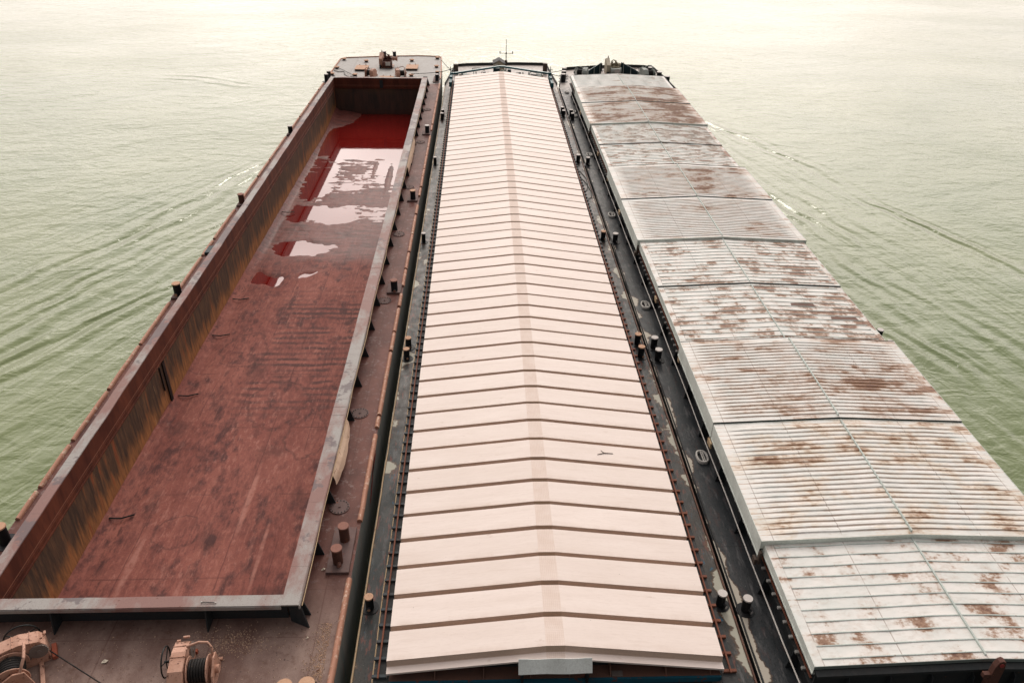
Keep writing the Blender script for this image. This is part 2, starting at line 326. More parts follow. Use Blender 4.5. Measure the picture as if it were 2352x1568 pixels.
def panel_mat(name, pitch, y0, amt, streak, hue, seed):
    """pale green-white cover paint; rust keeps inside the bays between ribs"""
    g = G(name); x, y, z = g.xyz()
    bay = g.math('FLOOR', g.math('DIVIDE', g.math('SUBTRACT', y, y0), pitch))
    cb = g.n.new('ShaderNodeCombineXYZ')
    g.lk(g.math('MULTIPLY', x, .55 if streak else .8), cb.inputs[0]); g.lk(g.math('MULTIPLY', bay, 7.13 if not streak else .5), cb.inputs[1]); g.lk(float(seed) * 3.7, cb.inputs[2])
    q = g.n.new('ShaderNodeTexNoise'); q.inputs['Scale'].default_value = 1.; q.inputs['Detail'].default_value = 5; q.inputs['Roughness'].default_value = .6
    g.lk(cb.outputs[0], q.inputs['Vector'])
    loc = g.noise(1.1 if not streak else .5, 6, (1, 1.6, 1) if not streak else (.7, 1, 1), .62, loc=(seed, seed * 2, 0))
    edge = g.noise(6, 5, (1, 1.4, 1) if not streak else (.5, 3, 1), .7, loc=(seed * 5, 0, 0))
    tot = g.math('ADD', g.math('ADD', g.math('MULTIPLY', q.outputs['Fac'], .45), g.math('MULTIPLY', loc, .45)), g.math('MULTIPLY', edge, .22))
    s = g.noise(2.0, 5, (.6, 1, 1), .6, loc=(seed, 1, 1))
    c = g.mix(g.rng(s, .3, .7), (.68, .705, .67), (.83, .81, .77))
    c = g.mix(g.rng(g.noise(5, 5, (.5, 1.4, 1), .7, loc=(2, seed, 1)), .52, .72, 0, .5), c, (.50, .46, .40))
    tot = g.math('ADD', tot, g.rng(x, 10., 17., -.02, .02))
    if not streak:
        fr0 = g.math('FRACT', g.math('DIVIDE', g.math('SUBTRACT', y, y0), pitch))
        tot = g.math('ADD', tot, g.rng(fr0, .75, 1., 0., .035)); tot = g.math('ADD', tot, g.rng(fr0, 0., .2, .02, 0.))
    th = .662 - amt * .145
    soft = g.rng(tot, th - .06, th + .05, 0., .55)
    c = g.mix(g.math('MULTIPLY', soft, .75), c, hue)
    c = g.mix(g.rng(tot, th, th + .045, 0., .9), c, (.315, .185, .115))
    c = g.mix(g.math('MULTIPLY', g.rng(tot, th + .04, th + .09), g.rng(edge, .4, .6)), c, (.17, .09, .065))
    c = g.mix(g.rng(g.noise(9, 4, (.6, 1, 1), .7, loc=(seed, 3, 3)), .70, .73, 0, .7), c, (.33, .17, .09))
    if streak:
        fr = g.math('FRACT', g.math('DIVIDE', g.math('SUBTRACT', y, y0), pitch))
        ln = g.math('MULTIPLY', g.rng(g.math('ABSOLUTE', g.math('SUBTRACT', fr, .06)), .06, .16, 1., 0.), g.rng(g.math('ADD', q.outputs['Fac'], g.math('MULTIPLY', g.noise(1.1, 5, (.6, 2.4, 1), .65, loc=(seed, 9, 9)), .9)), .82 - .1 * amt, 1.05 - .1 * amt))
        c = g.mix(g.math('MULTIPLY', ln, .6), c, (.40, .22, .12))
    # longitudinal sheet seams
    for sx in (8.95, 11.1, 13.28, 15.45, 17.6):
        d = g.math('ABSOLUTE', g.math('SUBTRACT', x, sx))
        c = g.mix(g.math('MULTIPLY', g.rng(d, .008, .02, .55, 0.), g.rng(s, .35, .5)), c, (.25, .18, .14))
    # bare margin kept clean at the eaves
    return g.out(c, .55, g.bump(edge, .15, .01))
M['seamdark'] = worn('dark_seam_paint', (.035, .055, .055), (.07, .06, .05), (.20, .12, .08), 2, 8, .5, .66, .6, .1)
M['seamgrey'] = worn('grey_seam_paint', (.20, .245, .23), (.12, .12, .11), (.25, .16, .1), 2, 8, .5, .66, .6, .1)
M['palegreen'] = worn('pale_green_paint', (.80, .865, .80), (.34, .36, .32), (.42, .24, .14), 1.5, 6, .5, .70, .55, .1)
M['ridgeseam'] = worn('seam_paint', (.60, .68, .64), (.36, .38, .35), (.30, .18, .11), 2, 8, .5, .64, .6, .1)
M['hullblack'] = worn('black_hull_paint', (.035, .040, .042), (.07, .062, .055), (.16, .085, .05), .9, 3, .5, .70, .5, .2, (1, .5, .3))
M['lhull'] = worn('scuffed_hull_paint', (.21, .245, .235), (.38, .33, .29), (.40, .25, .18), 1.3, 3.2, .7, .63, .6, .25, (1, 2.4, .18))
M['lhullred'] = worn('red_paint_mark', (.35, .03, .03), (.4, .2, .18), (.5, .4, .35), 2, 6, .3, .6)
M['rail'] = worn('worn_rubbing_rail', (.52, .27, .185), (.35, .16, .11), (.70, .52, .40), 1.5, 5, .5, .56, .6, .2)
M['rustred'] = worn('rusty_rail', (.20, .075, .045), (.13, .05, .035), (.36, .14, .07), 2, 8, .5, .6, .7, .2)
M['bollard'] = worn('black_bollard_paint', (.018, .022, .026), (.05, .035, .03), (.12, .05, .03), 3, 9, .4, .66, .5, .2)
M['bollardrust'] = worn('rusty_bollard_steel', (.13, .060, .045), (.07, .035, .03), (.33, .13, .07), 3, 8, .4, .6, .7, .3)
M['capwhite'] = worn('pale_cap', (.72, .69, .66), (.6, .5, .42), (.45, .25, .15), 4, 14, .35, .68, .6, .1)
M['captan'] = worn('tan_cap', (.60, .38, .25), (.5, .26, .16), (.28, .12, .08), 4, 14, .5, .62, .7, .2)
M['caprust'] = worn('rusty_cap', (.30, .145, .11), (.2, .1, .08), (.42, .2, .12), 4, 14, .5, .6, .7, .2)
M['plate'] = worn('dusty_base_plate', (.19, .13, .12), (.10, .07, .065), (.30, .12, .08), 2, 8, .6, .6, .75, .2)
M['stay'] = worn('stay_paint', (.035, .045, .05), (.07, .05, .045), (.14, .07, .05), 3, 8, .4, .66, .6, .1)
M['tan'] = worn('tan_sheet', (.72, .54, .40), (.6, .38, .26), (.30, .14, .08), 2, 5, .5, .60, .6, .2)
M['salmon'] = worn('salmon_winch_paint', (.62, .38, .285), (.40, .19, .12), (.13, .06, .045), 3, 9, .8, .57, .5, .15)
M['salmonred'] = worn('red_primer', (.42, .12, .07), (.3, .1, .06), (.13, .06, .05), 3, 9, .5, .64, .6, .15)
M['steel'] = worn('dull_steel', (.22, .185, .165), (.14, .10, .08), (.30, .16, .10), 3, 8, .5, .64, .5, .15)
M['black'] = worn('black_rubber', (.014, .018, .018), (.03, .03, .03), (.05, .05, .05), 3, 9, .3, .7, .35, .1)
M['rope'] = worn('wire_rope', (.02, .02, .02), (.05, .04, .035), (.10, .08, .06), 5, 20, .5, .6, .6, .3)
M['hose'] = worn('dark_hose', (.05, .05, .045), (.07, .06, .05), (.1, .08, .06), 5, 20, .5, .6, .6, .3)
M['pipewhite'] = worn('white_pipe', (.68, .66, .62), (.5, .45, .38), (.30, .18, .11), 2, 9, .5, .66, .5, .1)
M['pipetan'] = worn('tan_pipe', (.56, .42, .26), (.4, .25, .14), (.25, .12, .07), 2, 9, .5, .62, .5, .1)
M['teal'] = worn('teal_gantry_paint', (.018, .105, .125), (.03, .07, .08), (.35, .42, .42), 2, 7, .4, .70, .45, .1)
M['tealtop'] = worn('pale_teal_edge', (.50, .62, .62), (.4, .5, .5), (.1, .25, .27), 2, 7, .4, .66, .5, .1)
M['navy'] = worn('dark_teal_plate', (.016, .040, .048), (.035, .05, .055), (.12, .10, .09), 2, 7, .4, .70, .5, .1)
M['greywinch'] = worn('grey_green_winch_paint', (.36, .40, .37), (.25, .26, .24), (.16, .11, .08), 2, 7, .5, .66, .5, .15)
M['greylight'] = worn('pale_grey_paint', (.62, .61, .57), (.45, .42, .38), (.25, .14, .1), 2, 7, .5, .66, .5, .15)
M['khaki'] = worn('khaki_machine_paint', (.42, .37, .26), (.25, .2, .13), (.12, .07, .05), 4, 9, .6, .6, .5, .2)
M['flange'] = worn('brown_coaming_edge', (.20, .105, .075), (.08, .065, .06), (.26, .10, .07), 1.2, 3, .6, .60, .65, .2)
M['blueedge'] = worn('blue_edge_paint', (.012, .10, .15), (.02, .05, .07), (.14, .055, .04), 1, 3, .5, .58, .6, .2)
M['greyboard'] = worn('pale_board', (.84, .90, .87), (.45, .46, .42), (.45, .25, .12), 1.5, 5, .4, .68, .6, .1)
M['brownpost'] = worn('brown_post', (.10, .075, .06), (.06, .05, .045), (.18, .1, .07), 2, 7, .5, .66, .6, .2)
M['hutwall'] = worn('cream_hut_paint', (.52, .47, .36), (.4, .33, .24), (.25, .14, .09), 2, 7, .6, .62, .6, .15)
M['darkledge'] = worn('dark_ledge_paint', (.030, .036, .038), (.07, .06, .055), (.16, .08, .05), 2, 6, .5, .66, .6, .15)
M['bracketgrey'] = worn('grey_bracket_paint', (.42, .43, .41), (.2, .17, .15), (.35, .15, .07), 2, 6, .5, .62, .6, .15)
M['bracketdark'] = worn('dark_bracket_paint', (.055, .075, .085), (.09, .06, .05), (.16, .07, .05), 2, 6, .5, .6, .6, .15)
M['paper'] = worn('paper', (.75, .68, .55), (.6, .5, .4), (.5, .4, .3), 9, 20, .4, .7, .8, .1)
M['twig'] = worn('twig_bark', (.10, .07, .05), (.06, .04, .03), (.15, .1, .07), 9, 20, .4, .7, .8, .1)
def red_water():
    g = G('red_standing_water')
    n = g.noise(.5, 3, (1, 1, 1)); c = g.mix(n, (.155, .008, .007), (.21, .014, .011))
    rip = g.noise(1.3, 2, (1, 2, 1))
    return g.out(c, .035, g.bump(rip, .05, .02), 0, 2.1, .5)
M['redwater'] = red_water()

# ------------------------------------------------------------------ mesh builder (world coordinates, one mesh per object)
class MB:
    def __init__(s): s.v = []; s.f = []; s.mi = []; s.sm = []; s.cm = 0
    def add(s, vs, fs, smooth=False):
        b = len(s.v); s.v += [tuple(v) for v in vs]; s.f += [tuple(b + i for i in f) for f in fs]
        s.mi += [s.cm] * len(fs); s.sm += [smooth] * len(fs); return s
    def box(s, x0, x1, y0, y1, z0, z1):
        vs = [(x, y, z) for z in (z0, z1) for y in (y0, y1) for x in (x0, x1)]
        return s.add(vs, [(0, 2, 3, 1), (4, 5, 7, 6), (0, 1, 5, 4), (2, 6, 7, 3), (0, 4, 6, 2), (1, 3, 7, 5)])
    def quad(s, a, b, c, d): return s.add([a, b, c, d], [(0, 1, 2, 3)])
    def prism(s, poly, d):      # poly: 3-D points, d: extrusion vector
        n = len(poly); P = [Vector(p) for p in poly]; Q = [p + Vector(d) for p in P]
        return s.add(P + Q, [tuple(range(n - 1, -1, -1)), tuple(range(n, 2 * n))] + [(i, (i + 1) % n, n + (i + 1) % n, n + i) for i in range(n)])
    def cyl(s, p0, p1, r0, r1=None, n=16, caps=True):
        r1 = r0 if r1 is None else r1
        p0 = Vector(p0); p1 = Vector(p1); a = (p1 - p0).normalized()
        t = Vector((0, 0, 1)) if abs(a.z) < .9 else Vector((1, 0, 0)); u = a.cross(t).normalized(); v = a.cross(u)
        c = [(math.cos(2 * PI * i / n), math.sin(2 * PI * i / n)) for i in range(n)]
        vs = [p0 + (u * x + v * y) * r0 for x, y in c] + [p1 + (u * x + v * y) * r1 for x, y in c]
        s.add(vs, [(i, (i + 1) % n, n + (i + 1) % n, n + i) for i in range(n)], True)
        if caps:
            s.add(vs[:n], [tuple(range(n - 1, -1, -1))]); s.add(vs[n:], [tuple(range(n))])
        return s
    def tube(s, pts, r, n=8):
        pts = [Vector(p) for p in pts]; vs = []
        for i, p in enumerate(pts):
            a = (pts[min(i + 1, len(pts) - 1)] - pts[max(i - 1, 0)]).normalized()
            t = Vector((0, 0, 1)) if abs(a.z) < .9 else Vector((1, 0, 0)); u = a.cross(t).normalized(); v = a.cross(u)
            vs += [p + (u * math.cos(2 * PI * k / n) + v * math.sin(2 * PI * k / n)) * r for k in range(n)]
        fs = [(i * n + k, i * n + (k + 1) % n, (i + 1) * n + (k + 1) % n, (i + 1) * n + k) for i in range(len(pts) - 1) for k in range(n)]
        s.add(vs, fs, True); m_ = len(pts) - 1
        s.add(vs[:n], [tuple(range(n - 1, -1, -1))]); s.add(vs[m_ * n:], [tuple(range(n))]); return s
    def ring(s, c, axis, R_, r, n=28, k=8):
        c = Vector(c); a = Vector(axis).normalized(); t = Vector((0, 0, 1)) if abs(a.z) < .9 else Vector((1, 0, 0))
        u = a.cross(t).normalized(); v = a.cross(u); vs = []
        for i in range(n):
            d = u * math.cos(2 * PI * i / n) + v * math.sin(2 * PI * i / n)
            vs += [c + d * (R_ + r * math.cos(2 * PI * j / k)) + a * r * math.sin(2 * PI * j / k) for j in range(k)]
        return s.add(vs, [(i * k + j, i * k + (j + 1) % k, ((i + 1) % n) * k + (j + 1) % k, ((i + 1) % n) * k + j) for i in range(n) for j in range(k)], True)
    def build(s, name, mats, parent=None, bevel=0, at=None, rot=None, wobble=0):
        me = bpy.data.meshes.new(name)
        off = Vector(at) if at else (parent.matrix_world.translation if parent else Vector((0, 0, 0)))
        if at is not None and parent is None: off = Vector(at)
        me.from_pydata([tuple(Vector(v) - off) for v in s.v], [], s.f); me.update()
        if not isinstance(mats, (list, tuple)): mats = [mats]
        for m_ in mats: me.materials.append(m_)
        me.polygons.foreach_set('material_index', s.mi); me.polygons.foreach_set('use_smooth', s.sm)
        o = bpy.data.objects.new(name, me); col.objects.link(o)
        if parent is None: o.location = off
        else:
            o.parent = parent
            if at is not None: o.location = off - parent.matrix_world.translation
        if bevel:
            b = o.modifiers.new('bevel', 'BEVEL'); b.width = bevel; b.segments = 2; b.limit_method = 'ANGLE'; b.angle_limit = R(40)
        return o

ROOT = {}
def wpos(o):
    v = o.location.copy()
    while o.parent: o = o.parent; v = v + o.location
    return v
def tag(o, label=None, cat=None, group=None, kind=None):
    for k, v in (('label', label), ('category', cat), ('group', group), ('kind', kind)):
        if v: o[k] = v
    return o
def empty(name, loc, label, cat, group=None):
    o = bpy.data.objects.new(name, None); col.objects.link(o); o.location = loc; o.empty_display_size = .5
    o.matrix_world = Matrix.Translation(loc)
    return tag(o, label, cat, group)
def copy_tree(o, parent, loc):
    c = o.copy(); col.objects.link(c); c.parent = parent
    if loc is not None: c.location = loc
    for ch in list(KIDS.get(o.name, [])):
        copy_tree(ch, c, None)
    return c
KIDS = {}
def kid(o, ch): KIDS.setdefault(o.name, []).append(ch); return ch
def sub(mb, name, mats, par, bevel=0):
    """child mesh of a part whose own origin is par (world offset looked up)"""
    off = wpos(par)
    me_at = off
    o = mb.build(name, mats, None, bevel, at=off); o.parent = par; o.location = (0, 0, 0)
    return kid(par, o)

def nz3(x, y, z=0): return noise.noise(Vector((x, y, z)))

# ------------------------------------------------------------------ water
mb = MB(); mb.quad((-3000, -300, 0), (3000, -300, 0), (3000, 4000, 0), (-3000, 4000, 0))
tag(mb.build('water', M['water']), kind='structure')

# ------------------------------------------------------------------ barges (roots)
left = empty('cargo_barge', (-9.73, 46, 0), 'rusty open cargo barge on the left, its hold holding red dust and puddles', 'barge')
mid = empty('cargo_barge', (2.0, 46, 0), 'dark grey cargo barge in the middle under the long cream ribbed roof', 'barge')
right = empty('cargo_barge', (13.56, 46, 0), 'black decked cargo barge on the right under rust-stained pale hatch covers', 'barge')
ZL, ZM, ZR = 2.65, 2.1, 2.05

def hull(poly, zt, mat, root, flare=.25):
    n = len(poly); mb = MB()
    cx = sum(p[0] for p in poly) / n
    top = [(x, y, zt) for x, y in poly]; mid_ = [(x, y, zt - .9) for x, y in poly]
    bot = [(cx + (x - cx) * .999, y - (1.6 if y > 70 else 0), -.6) for x, y in poly]
    for a, b in ((bot, mid_), (mid_, top)):
        for i in range(n):
            j = (i + 1) % n; mb.quad(a[i], a[j], b[j], b[i])
    return mb.build('hull', mat, root)
def rim(poly, zt, h, t, mat, root, y_from=78, name='bulwark'):
    mb = MB(); P = [p for p in poly if p[1] > y_from]
    for a, b in zip(P, P[1:]):
        a3, b3 = Vector((*a, zt)), Vector((*b, zt)); d = (b3 - a3).normalized(); nrm = Vector((-d.y, d.x, 0)) * t
        mb.add([a3, b3, b3 + nrm, a3 + nrm] + [p + Vector((0, 0, h)) for p in (a3, b3, b3 + nrm, a3 + nrm)],
               [(0, 1, 5, 4), (1, 2, 6, 5), (2, 3, 7, 6), (3, 0, 4, 7), (4, 5, 6, 7)])
    return mb.build(name, mat, root)

LP = [(-15.45, 4), (-4.05, 4), (-4.05, 80), (-4.2, 86), (-4.4, 89.9), (-4.7, 90.5), (-7.0, 90.75), (-11, 90.2), (-15.0, 89.3), (-15.42, 88.6), (-15.45, 80)]
MP = [(-3.68, 4), (7.66, 4), (7.70, 80.3), (7.42, 84.6), (7.25, 89.0), (7.0, 89.3), (5.86, 89.4), (3.96, 89.45), (1.31, 89.2), (-1.7, 88.7), (-2.9, 88.2), (-3.3, 83.8), (-3.70, 79.8)]
RP = [(7.78, 4), (19.55, 4), (19.5, 79), (19.35, 83.5), (19.0, 88.2), (18.0, 88.9), (16.0, 89.1), (12.4, 88.4), (9.45, 87.5), (8.8, 87.2), (7.82, 80.0)]
hl = hull(LP, ZL, M['lhull'], left); hull(MP, ZM, M['hullblack'], mid); hull(RP, ZR, M['hullblack'], right)
def rivet_mark():
    mb = MB(); xx = -4.035
    mb.add([(xx, 22.9, 2.62), (xx, 22.55, 2.62), (xx, 20.55, 1.75), (xx, 21.0, 1.75)], [(0, 1, 2, 3)])
    mb.add([(xx, 22.9, 2.62), (xx, 21.8, 2.35), (xx, 21.7, 2.15), (xx, 22.9, 2.35)], [(0, 1, 2, 3)])
    mb.build('paint_mark', M['lhullred'], left)
rivet_mark()

# ---- left deck with the hold opening
HX0, HX1, HY0, HY1 = -14.06, -5.69, 15.17, 76.5
def sheet(mb, x0, x1, y0, y1, z, nx=2, ny=2):
    vs = [(x0 + (x1 - x0) * i / nx, y0 + (y1 - y0) * j / ny, z + .012 * nz3(x0 + i, (y0 + (y1 - y0) * j / ny) * .6)) for j in range(ny + 1) for i in range(nx + 1)]
    mb.add(vs, [(j * (nx + 1) + i, j * (nx + 1) + i + 1, (j + 1) * (nx + 1) + i + 1, (j + 1) * (nx + 1) + i) for j in range(ny) for i in range(nx)])
mb = MB()
mb.quad((-15.45, 4, ZL), (-4.05, 4, ZL), (-4.05, HY0, ZL), (-15.45, HY0, ZL))
mb.quad((-15.45, HY0, ZL), (HX0 - .06, HY0, ZL), (HX0 - .06, HY1, ZL), (-15.45, HY1, ZL))
mb.quad((HX1 + .06, HY0, ZL), (-4.05, HY0, ZL), (-4.05, HY1, ZL), (HX1 + .06, HY1, ZL))
mb.add([(-15.45, HY1, ZL), (-4.05, HY1, ZL)] + [(x, y, ZL) for x, y in LP[2:]], [tuple(range(2 + len(LP[2:])))])
mb.build('deck', M['ldeck'], left)
mb = MB(); mb.add([(x, y, ZM) for x, y in MP], [tuple(range(len(MP)))]); mb.build('deck', M['mdeck'], mid)
mb = MB(); mb.add([(x, y, ZR) for x, y in RP], [tuple(range(len(RP)))]); mb.build('deck', M['rdeck'], right)

# ---- hold floor (height field) and standing water
PZ = .10
def sst(a, b, v): t_ = max(0., min(1., (v - a) / (b - a))); return t_ * t_ * (3 - 2 * t_)
def box_(x, y, x0, x1, y0, y1, fx=.6, fy=.5):
    return sst(x0 - fx, x0 + fx, x) * (1 - sst(x1 - fx, x1 + fx, x)) * sst(y0 - fy, y0 + fy, y) * (1 - sst(y1 - fy, y1 + fy, y))
def fz(x, y):
    X = x + .5 * nz3(x * .6, y * .35, 11); Y = y + 1.3 * nz3(x * .45, y * .4, 12) + .4 * nz3(x * 1.9, y * 1.2, 15)
    rip = .6 * nz3(x * .55, y * 2.3, 2) + .45 * nz3(x * 1.5, y * 4.6, 6) + .3 * nz3(x * 4, y * 7, 4)
    lv = .062 + .020 * nz3(x * .5, y * .22) + .010 * nz3(x * 1.6, y * .9, 3)          # dry
    am = .010
    wetn = sst(43, 47, y)
    lv -= .036 * wetn; am += .012 * wetn
    k = sst(54.6, 56.2, Y); lv -= .024 * k; am += .016 * k
    k = sst(63.0, 66.5, Y); lv -= .11 * k
    k = box_(X, Y, -13.6, -6.7, 49.9, 53.0, .9, .6) * (.45 + .55 * sst(-8.4, -10.4, X)); lv -= .055 * k; am *= (1 - .35 * k)
    k = box_(X, Y, -13.2, -9.8, 44.4, 46.5, .9, .6); lv -= .085 * k; am *= (1 - .2 * k)
    k = box_(X, Y, -13.4, -11.9, 41.2, 42.4, .3, .25); lv -= .10 * k
    k = box_(X, Y, -11.2, -9.9, 41.85, 42.2, .25, .12); lv -= .085 * k
    k = box_(X, Y, -13.8, -11.6, 54, 63, .5, .8); lv -= .028 * k
    k = box_(X, Y, -8.4, -6.1, 57, 65.5, .4, .8); lv -= .022 * k; am *= (1 - .4 * k)
    z = PZ + lv + am * 1.5 * rip
    z += .22 * max(0, 1 - (x - HX0) / .38) ** 1.5        # dust banked on the port side
    z += .05 * max(0, 1 - (HX1 - x) / .3)
    q = ((x + 14.4) / 3.2) ** 2 + ((y - 77) / 6.5) ** 2   # silt mound in the far corner
    z += .50 * max(0, 1 - q) ** 1.2
    q = ((x + 7.25 + .03 * (y - 58)) / .28) ** 2 + ((y - 58.8) / 3.9) ** 2
    z += .07 * max(0, 1 - q)
    q = ((x + 8.6) / .2) ** 2 + ((y - 60.8) / 2.2) ** 2
    z += .05 * max(0, 1 - q)
    return z
nx, ny = 84, 620
mb = MB(); vs = []
for j in range(ny + 1):
    y = HY0 - .3 + (HY1 + .3 - HY0 + .0) * j / ny
    for i in range(nx + 1):
        x = HX0 - .05 + (HX1 - HX0 + .1) * i / nx; vs.append((x, y, fz(x, y)))
mb.add(vs, [(j * (nx + 1) + i, j * (nx + 1) + i + 1, (j + 1) * (nx + 1) + i + 1, (j + 1) * (nx + 1) + i) for j in range(ny) for i in range(nx)], True)
mb.build('hold_floor', M['floor'], left)
mb = MB(); mb.quad((HX0 + .02, 38.5, PZ), (HX1 - .02, 38.5, PZ), (HX1 - .02, HY1 - .02, PZ), (HX0 + .02, HY1 - .02, PZ))
tag(mb.build('puddle', M['redwater']), 'red rainwater standing in pools over the far half of the open hold', 'puddle')

# ---- hold walls
def wall(name, mat, pts, z0, z1):
    mb = MB(); (xa, ya), (xb, yb) = pts; mb.quad((xa, ya, z0), (xb, yb, z0), (xb, yb, z1), (xa, ya, z1)); return mb.build(name, mat, left)
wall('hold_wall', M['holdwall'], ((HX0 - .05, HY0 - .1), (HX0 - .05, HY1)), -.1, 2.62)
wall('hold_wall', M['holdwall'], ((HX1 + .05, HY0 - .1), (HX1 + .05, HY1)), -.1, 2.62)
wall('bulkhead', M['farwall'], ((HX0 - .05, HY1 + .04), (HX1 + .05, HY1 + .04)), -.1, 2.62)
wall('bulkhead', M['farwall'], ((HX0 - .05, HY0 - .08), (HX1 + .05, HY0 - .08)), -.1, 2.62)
# vertical step of the port wall (broken plate edge with a dark slot)
mb = MB(); mb.box(HX0 - .04, HX0 + .012, 28.9, 29.12, .12, 2.45); mb.box(HX0 - .04, HX0 + .006, 28.55, 28.62, 1.2, 2.4)
mb.build('drain_slot', M['black'], left)
# ladder-like loose cable stubs at the foot of the wall
for k, (yy) in enumerate((21.6, 29.4, 34.7, 38.6, 51.2)):
    mb = MB(); mb.tube([(HX0 + .1, yy, .34), (HX0 + .5, yy + .05, .27), (HX0 + .9, yy + .3, .22)], .03, 6)
    mb.build('pipe_stub', M['black'], left)

# ---- coaming
CT = 3.56
mb = MB(); t = .05
def cside(x0, x1, y0, y1): mb.box(x0, x1, y0, y1, 2.56, CT - .05)
mb = MB(); mb.box(HX0 - .045, HX0, HY0, HY1, 2.56, CT - .045)
mb.box(HX0, HX0 + .045, HY0 + .05, HY1 - .05, 2.555, 2.60); mb.box(HX0, HX0 + .02, HY0 + .05, HY1 - .05, 2.78, 2.81)
mb.build('coaming', M['coamside'], left)
mb = MB(); mb.box(HX1, HX1 + .045, HY0, HY1, 2.56, CT - .045); mb.build('coaming', M['coamside'], left)
mb = MB(); mb.box(HX0 - .045, HX1 + .045, HY1 + .001, HY1 + .046, 2.56, CT - .045)
mb.box(HX0 + .05, HX1 - .01, HY1 - .04, HY1, 2.555, 2.60); mb.box(HX0 + .05, HX1 - .01, HY1 - .02, HY1, 2.78, 2.81)
mb.build('coaming', M['coamside'], left)
mb = MB(); mb.box(HX0 - .045, HX1 + .045, HY0 - .046, HY0 - .001, 2.56, CT - .045); mb.build('coaming', M['stay'], left)
mb = MB(); mb.box(-9.75, -9.45, HY1 - .035, HY1 - .003, 2.62, 3.35); mb.build('drain_slot', M['stay'], left)
def flange(x0, x1, y0, y1, along):
    """top flange with lightly buckled edges"""
    mb = MB(); n = 120 if along == 'y' else 30
    for k in range(n):
        a, b = k / n, (k + 1) / n
        if along == 'y':
            ya, yb = y0 + (y1 - y0) * a, y0 + (y1 - y0) * b
            wa, wb = .02 * nz3(ya * .7, 1, x0), .02 * nz3(yb * .7, 1, x0)
            P = [(x0 + wa, ya), (x1 + wa, ya), (x1 + wb, yb), (x0 + wb, yb)]
        else:
            xa, xb = x0 + (x1 - x0) * a, x0 + (x1 - x0) * b
            wa, wb = .015 * nz3(xa * .9, 7, y0), .015 * nz3(xb * .9, 7, y0)
            P = [(xa, y0 + wa), (xb, y0 + wb), (xb, y1 + wb), (xa, y1 + wa)]
        za = CT + .012 * nz3(P[0][0], P[0][1] * .4, 2); zb = CT + .012 * nz3(P[2][0], P[2][1] * .4, 2)
        Z = [za, za, zb, zb] if along == 'y' else [za, zb, zb, za]
        top = [(p[0], p[1], z) for p, z in zip(P, Z)]; bot = [(p[0], p[1], z - .045) for p, z in zip(P, Z)]
        mb.add(top + bot, [(0, 1, 2, 3), (7, 6, 5, 4), (0, 4, 5, 1), (1, 5, 6, 2), (2, 6, 7, 3), (3, 7, 4, 0)])
    # hanging lip on the outer edge
    if along == 'y':
        xe = x0 if x0 < -10 else x1
        mb.box(xe - .02, xe + .02, y0, y1, CT - .17, CT - .03)
    else:
        ye = y0 if y0 < 40 else y1
        mb.box(x0, x1, ye - .02, ye + .02, CT - .15, CT - .03)
    return mb.build('coaming_flange', M['coamtop'], left)
flange(HX0 - .36, HX0 - .0, 14.82, HY1 + .33, 'y')
flange(HX1 + .0, HX1 + .50, 14.82, HY1 + .33, 'y')
flange(HX0 + .005, HX1 - .005, 14.81, HY0 + .02, 'x')
flange(HX0 + .005, HX1 - .005, HY1 + .0, HY1 + .33, 'x')
# stays
def stay_x(xi, xo, xt, y, root, zb, zt, mat, th=.035):
    mb = MB(); mb.prism([(xi, y, zt), (xi, y, zb), (xo, y, zb), (xt, y, zt)], (0, th, 0)); return mb.build('stay', mat, root)
for k in range(28):
    stay_x(HX1 + .05, -5.02, -5.25, 15.2 + 2.305 * k, left, ZL + .004, CT - .06, M['stay'])
for k in range(14):
    stay_x(HX0 - .05, HX0 - .42, HX0 - .34, 17.5 + 4.61 * k, left, ZL + .004, CT - .06, M['stay'])
for x in (-12.13, -7.85):
    mb = MB(); mb.prism([(x, HY0 - .05, CT - .06), (x, HY0 - .05, ZL + .004), (x, 14.66, ZL + .004), (x, 14.84, CT - .06)], (.035, 0, 0)); mb.build('stay', M['stay'], left)
mb = MB(); mb.prism([(-5.55, 15.0, CT - .06), (-5.55, 15.0, ZL), (-5.0, 14.75, ZL), (-5.2, 14.9, CT - .06)], (.02, .035, 0)); mb.build('stay', M['stay'], left)
# thin cable clipped under the starboard flange
pts = [(-5.145 + .02 * math.sin(y_ * .9) + .02 * nz3(y_, 3), y_, CT - .10 - .03 * abs(math.sin(y_ * 1.36))) for y_ in [14.9 + .35 * i for i in range(174)]]
mb = MB(); mb.tube(pts, .016, 6); mb.build('cable', M['pipetan'], left)
# torn tan sheets leaning on the coaming
def torn(y0, y1, seed):
    mb = MB(); n = 14; vs = []
    for i in range(n + 1):
        t_ = i / n; yy = y0 + (y1 - y0) * t_; wv = nz3(yy * 1.7, seed)
        bulge = (.13 if y0 < 30 else .05) * math.sin(PI * t_) * (1 + .4 * wv)
        vs += [(-5.16, yy, CT - .12 + .04 * wv), (-5.08 + bulge * .5, yy, CT - .36 + .1 * wv), (-5.06 + bulge * .9, yy + .05 * wv, CT - .62 - .12 * wv)]
    mb.add(vs, [(3 * i + k, 3 * i + k + 1, 3 * i + k + 4, 3 * i + k + 3) for i in range(n) for k in range(2)])
    o = mb.build('bent_sheet', M['tan'], left); s_ = o.modifiers.new('s', 'SOLIDIFY'); s_.thickness = .012
torn(20.4, 23.6, 1); torn(52.0, 58.5, 5)

